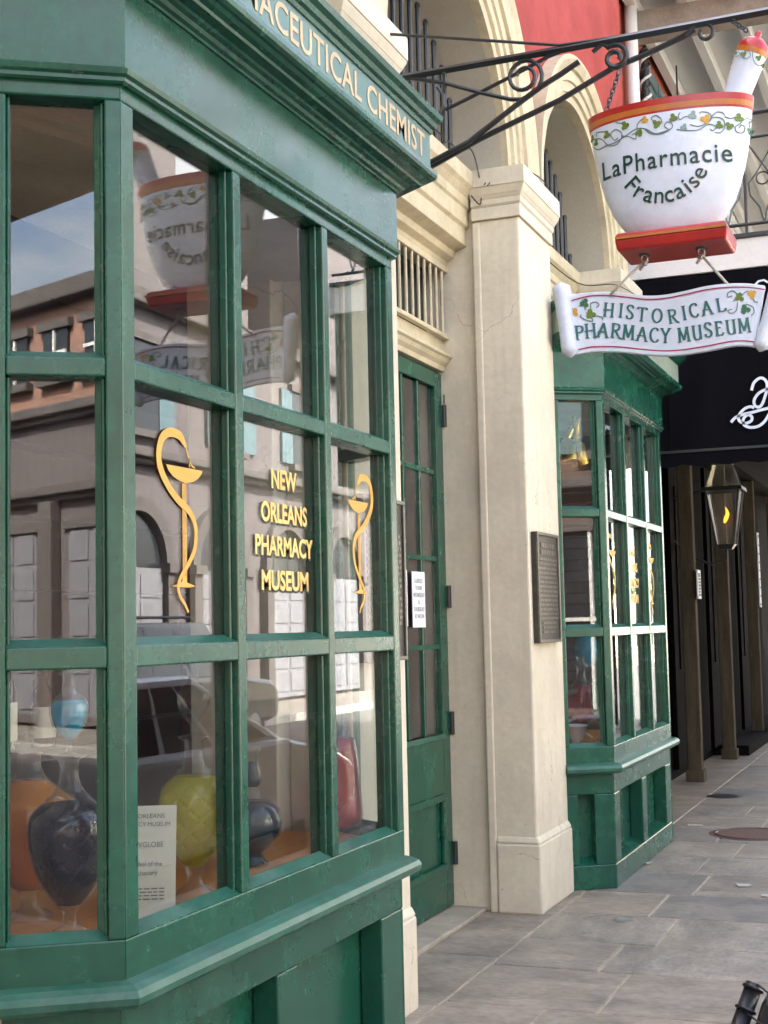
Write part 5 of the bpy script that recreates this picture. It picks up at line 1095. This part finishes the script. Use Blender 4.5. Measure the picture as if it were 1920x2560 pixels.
facade('salmon_house','salmon stucco house across the street behind the viewer',-40,-24,8.2,'stucco2',[(4.6,6.6,4,1.0,'shut'),(0.2,3.1,4,1.2,'win')],'stucco1',arches=[3.8])
facade('brown_house','brown stucco house across the street with tall shuttered windows',-8,2,7.5,'stuccob',[(4.4,6.4,4,1.0,'shut'),(0.2,3.1,3,1.5,'win')],'lavtrim',arches=[3.7])
facade('white_house','white stucco house straight across the street from the museum',2,17.5,7.6,'stucco3',[(4.6,6.6,5,1.1,'shut'),(0.2,3.2,5,1.5,'win')],'lavtrim',arches=[4.0])
gb=facade('grey_house','grey stucco house with arched doorways and heavy string courses across the street','' and 0 or 17.5,35.0,8.1,'lav',[(5.4,7.1,5,1.0,'shut')],'lavtrim',arches=[4.75])
for xa,xb,zz in ((17.5,24.2,12.5),(26.3,27.3,11.0),(29.9,35.0,11.5)):
    q=MB(); q.box(xa+0.03,xb-0.03,-17,-10.05,8.1,zz); q.build('attic_storey','lav',gb)
for cx in (19.2,22.4,25.6,28.8,32.0): archway(gb,cx,1.9,2.9,'doorgrey')
facade('ochre_house','ochre stucco house farther along the street',35.0,50,8.5,'stucco1',[(4.8,7.0,5,1.1,'shut'),(0.2,3.2,5,1.6,'win')],'lavtrim',arches=[4.0])
facade('bright_white_house','bright white house with hanging ferns far along the street',50,90,5.2,'stucco3',[(0.4,2.6,12,1.2,'win')],'stucco3')
def fern(x,y,z,r,label):
    t=T('hanging_fern',label,'plant',(x,y,z),group='ferns by the white house')
    q=MB(); q.lathe([(0.05,-0.3),(0.2,-0.2),(0.24,0.0),(0.2,0.0)],(x,y,z),14,caps=False); q.tube([(x,y,z),(x,y,z+1.2)],0.012,5); q.build('pot_and_hanger','bark',t)
    for mt in ('leaf','leaf2'):
        q=MB()
        for i in range(260):
            a=random.uniform(0,2*math.pi); e=random.uniform(-0.9,1.2); rr=r*random.uniform(0.35,1.0); c=Vector((x+rr*math.cos(a)*math.cos(e),y+rr*math.sin(a)*math.cos(e),z+0.1+rr*math.sin(e)*0.9)); d=Vector((random.gauss(0,1),random.gauss(0,1),random.gauss(0,1))).normalized(); u_=d.orthogonal().normalized(); L_=random.uniform(0.08,0.2); q.add([c-u_*0.03,c+d*L_*0.5,c+u_*0.03,c-d*L_*0.5],[(0,1,2,3)])
        q.build('fronds',mt,t,fix=False)
for k,(fx,fr_) in enumerate(((55,0.9),(59,0.75),(63,0.95),(67,0.8),(71,0.9))):
    fern(fx,-9.2,3.1,fr_,'bushy green fern hanging before the bright white house, number %s from the museum end'%('one','two','three','four','five')[k])
# house with a brown gallery, at the viewer's back
nb=T('gallery_house','house with a brown timber gallery at the near end of the museum','building',(-10,3.5,0))
q=MB(); q.box(-26,1.5,2.3,12,0,9.2); q.build('wall','stucco1',nb)
q=MB(); q.box(-26,-0.9,-1.05,2.3,4.52,4.62); q.build('gallery_deck','brownboard',nb)
for j in range(26):
    q=MB(); xx=-25.5+j; q.box(xx,xx+0.09,-1.05,2.3,4.40,4.52); q.build('gallery_joist','brownboard',nb)
q=MB(); q.box(-26,-0.9,-1.1,-1.05,4.40,4.64); q.build('gallery_edge','brownboard',nb)
for xx in (-23,-18.5,-14,-9.0):
    q=MB(); q.tube([(xx,-0.95,0),(xx,-0.95,4.40)],0.05,10); q.build('gallery_post','iron',nb)
# parked cars
def car(name,label,x0,L_,yc,wd,roof,mat,suv=False):
    t=T(name,label,'car',(x0+L_/2,yc,-0.14)); z=-0.14; hw=wd/2
    prof=[(0.0,0.45),(0.04,0.32),(0.35,0.26),(L_-0.3,0.26),(L_-0.02,0.34),(L_,0.5),(L_-0.06,0.66),(L_-0.35,0.76),(L_-1.25,0.93),(1.0,0.98),(0.35,0.97),(0.05,0.85)] if not suv else [(0.0,0.6),(0.04,0.42),(0.35,0.36),(L_-0.3,0.36),(L_-0.02,0.44),(L_,0.62),(L_-0.05,0.88),(L_-0.3,0.98),(L_-1.2,1.08),(0.9,1.12),(0.15,1.12),(0.02,0.95)]
    q=MB(); q.prism(prof,lambda a,b_,tt:(x0+a,yc+tt,z+b_),-hw,hw); q.build('body',mat,t,bevel=0.07,seg=3,smooth=False)
    belt=prof[8][1]-0.02
    if suv: b0,b1,t0,t1=0.12,L_-1.15,0.4,L_-1.9
    else: b0,b1,t0,t1=0.75,L_-1.2,1.5,L_-2.35
    def cab(b0,b1,t0,t1,zb_,zt,w0,w1): 
        q=MB(); q.hexa([(x0+b0,yc-w0,z+zb_),(x0+b1,yc-w0,z+zb_),(x0+b1,yc+w0,z+zb_),(x0+b0,yc+w0,z+zb_),(x0+t0,yc-w1,z+zt),(x0+t1,yc-w1,z+zt),(x0+t1,yc+w1,z+zt),(x0+t0,yc+w1,z+zt)]); return q
    cab(b0,b1,t0,t1,belt,roof,hw-0.06,hw-0.24).build('cabin',mat,t,bevel=0.05,seg=3)
    f=lambda u_,v_,s:(x0+lerp(lerp(b0,b1,u_),lerp(t0,t1,u_),v_),yc+s*(lerp(hw-0.06,hw-0.24,v_)+0.006),z+lerp(belt,roof,v_))
    for s in (1,-1):
        for ua,ub in ((0.10,0.33),(0.36,0.60),(0.63,0.92)):
            q=MB(); q.hexa([f(ua,0.10,s),f(ub,0.10,s),tuple(Vector(f(ub,0.10,s))-Vector((0,s*0.02,0))),tuple(Vector(f(ua,0.10,s))-Vector((0,s*0.02,0))),f(ua,0.88,s),f(ub-(0.05 if ub>0.9 else 0),0.88,s),tuple(Vector(f(ub-(0.05 if ub>0.9 else 0),0.88,s))-Vector((0,s*0.02,0))),tuple(Vector(f(ua,0.88,s))-Vector((0,s*0.02,0)))]); q.build('side_window','carglass',t)
    for u0 in (0.0,1.0):
        e=0.008*(1 if u0 else -1); g_=lambda v_,s:(x0+lerp(lerp(b0,b1,u0),lerp(t0,t1,u0),v_)+e,yc+s*(lerp(hw-0.06,hw-0.24,v_)-0.10),z+lerp(belt,roof,v_))
        q=MB(); q.hexa([g_(0.08,-1),g_(0.08,1),tuple(Vector(g_(0.08,1))-Vector((e*3,0,0))),tuple(Vector(g_(0.08,-1))-Vector((e*3,0,0))),g_(0.92,-1),g_(0.92,1),tuple(Vector(g_(0.92,1))-Vector((e*3,0,0))),tuple(Vector(g_(0.92,-1))-Vector((e*3,0,0)))]); q.build('windscreen','carglass',t)
    for xx in (0.8,L_-0.85):
        for s in (1,-1):
            q=MB(); yy=yc+s*(hw-0.12); q.tube([(x0+xx,yy-0.11,z+0.32),(x0+xx,yy+0.115,z+0.32)],0.32,24); wh=q.build('wheel','rubber',t)
            q=MB(); q.tube([(x0+xx,yy+s*0.105,z+0.32),(x0+xx,yy+s*0.122,z+0.32)],[0.21,0.19],20); q.build('rim','steel',wh)
    for s in (1,-1):
        q=MB(); q.box(x0+L_-0.2,x0+L_+0.004,yc+s*(hw-0.3)-0.17,yc+s*(hw-0.3)+0.17,z+prof[6][1]-0.06,z+prof[6][1]+0.08); q.build('headlight','paper',t,bevel=0.03)
        q=MB(); q.box(x0-0.004,x0+0.15,yc+s*(hw-0.25)-0.15,yc+s*(hw-0.25)+0.15,z+0.7,z+0.85); q.build('tail_light','redpaint',t,bevel=0.02)
        if suv: q=MB(); yy=yc+s*(hw-0.3); q.tube([(x0+t0+0.2,yy,z+roof+0.0),(x0+t0+0.35,yy,z+roof+0.07),(x0+t1-0.35,yy,z+roof+0.07),(x0+t1-0.2,yy,z+roof)],0.022,8); q.build('roof_rail','iron',t)
    return t
car('parked_car','silver sedan parked at the near kerb, seen only in the window reflections',6.1,4.7,-1.55,1.76,1.44,'silver')
car('parked_car','black estate with roof rails parked across the street, seen in the reflections',14.6,5.0,-6.6,1.86,1.86,'blackcar',True)
for o in bpy.data.objects:
    if '_o' in o: del o['_o']
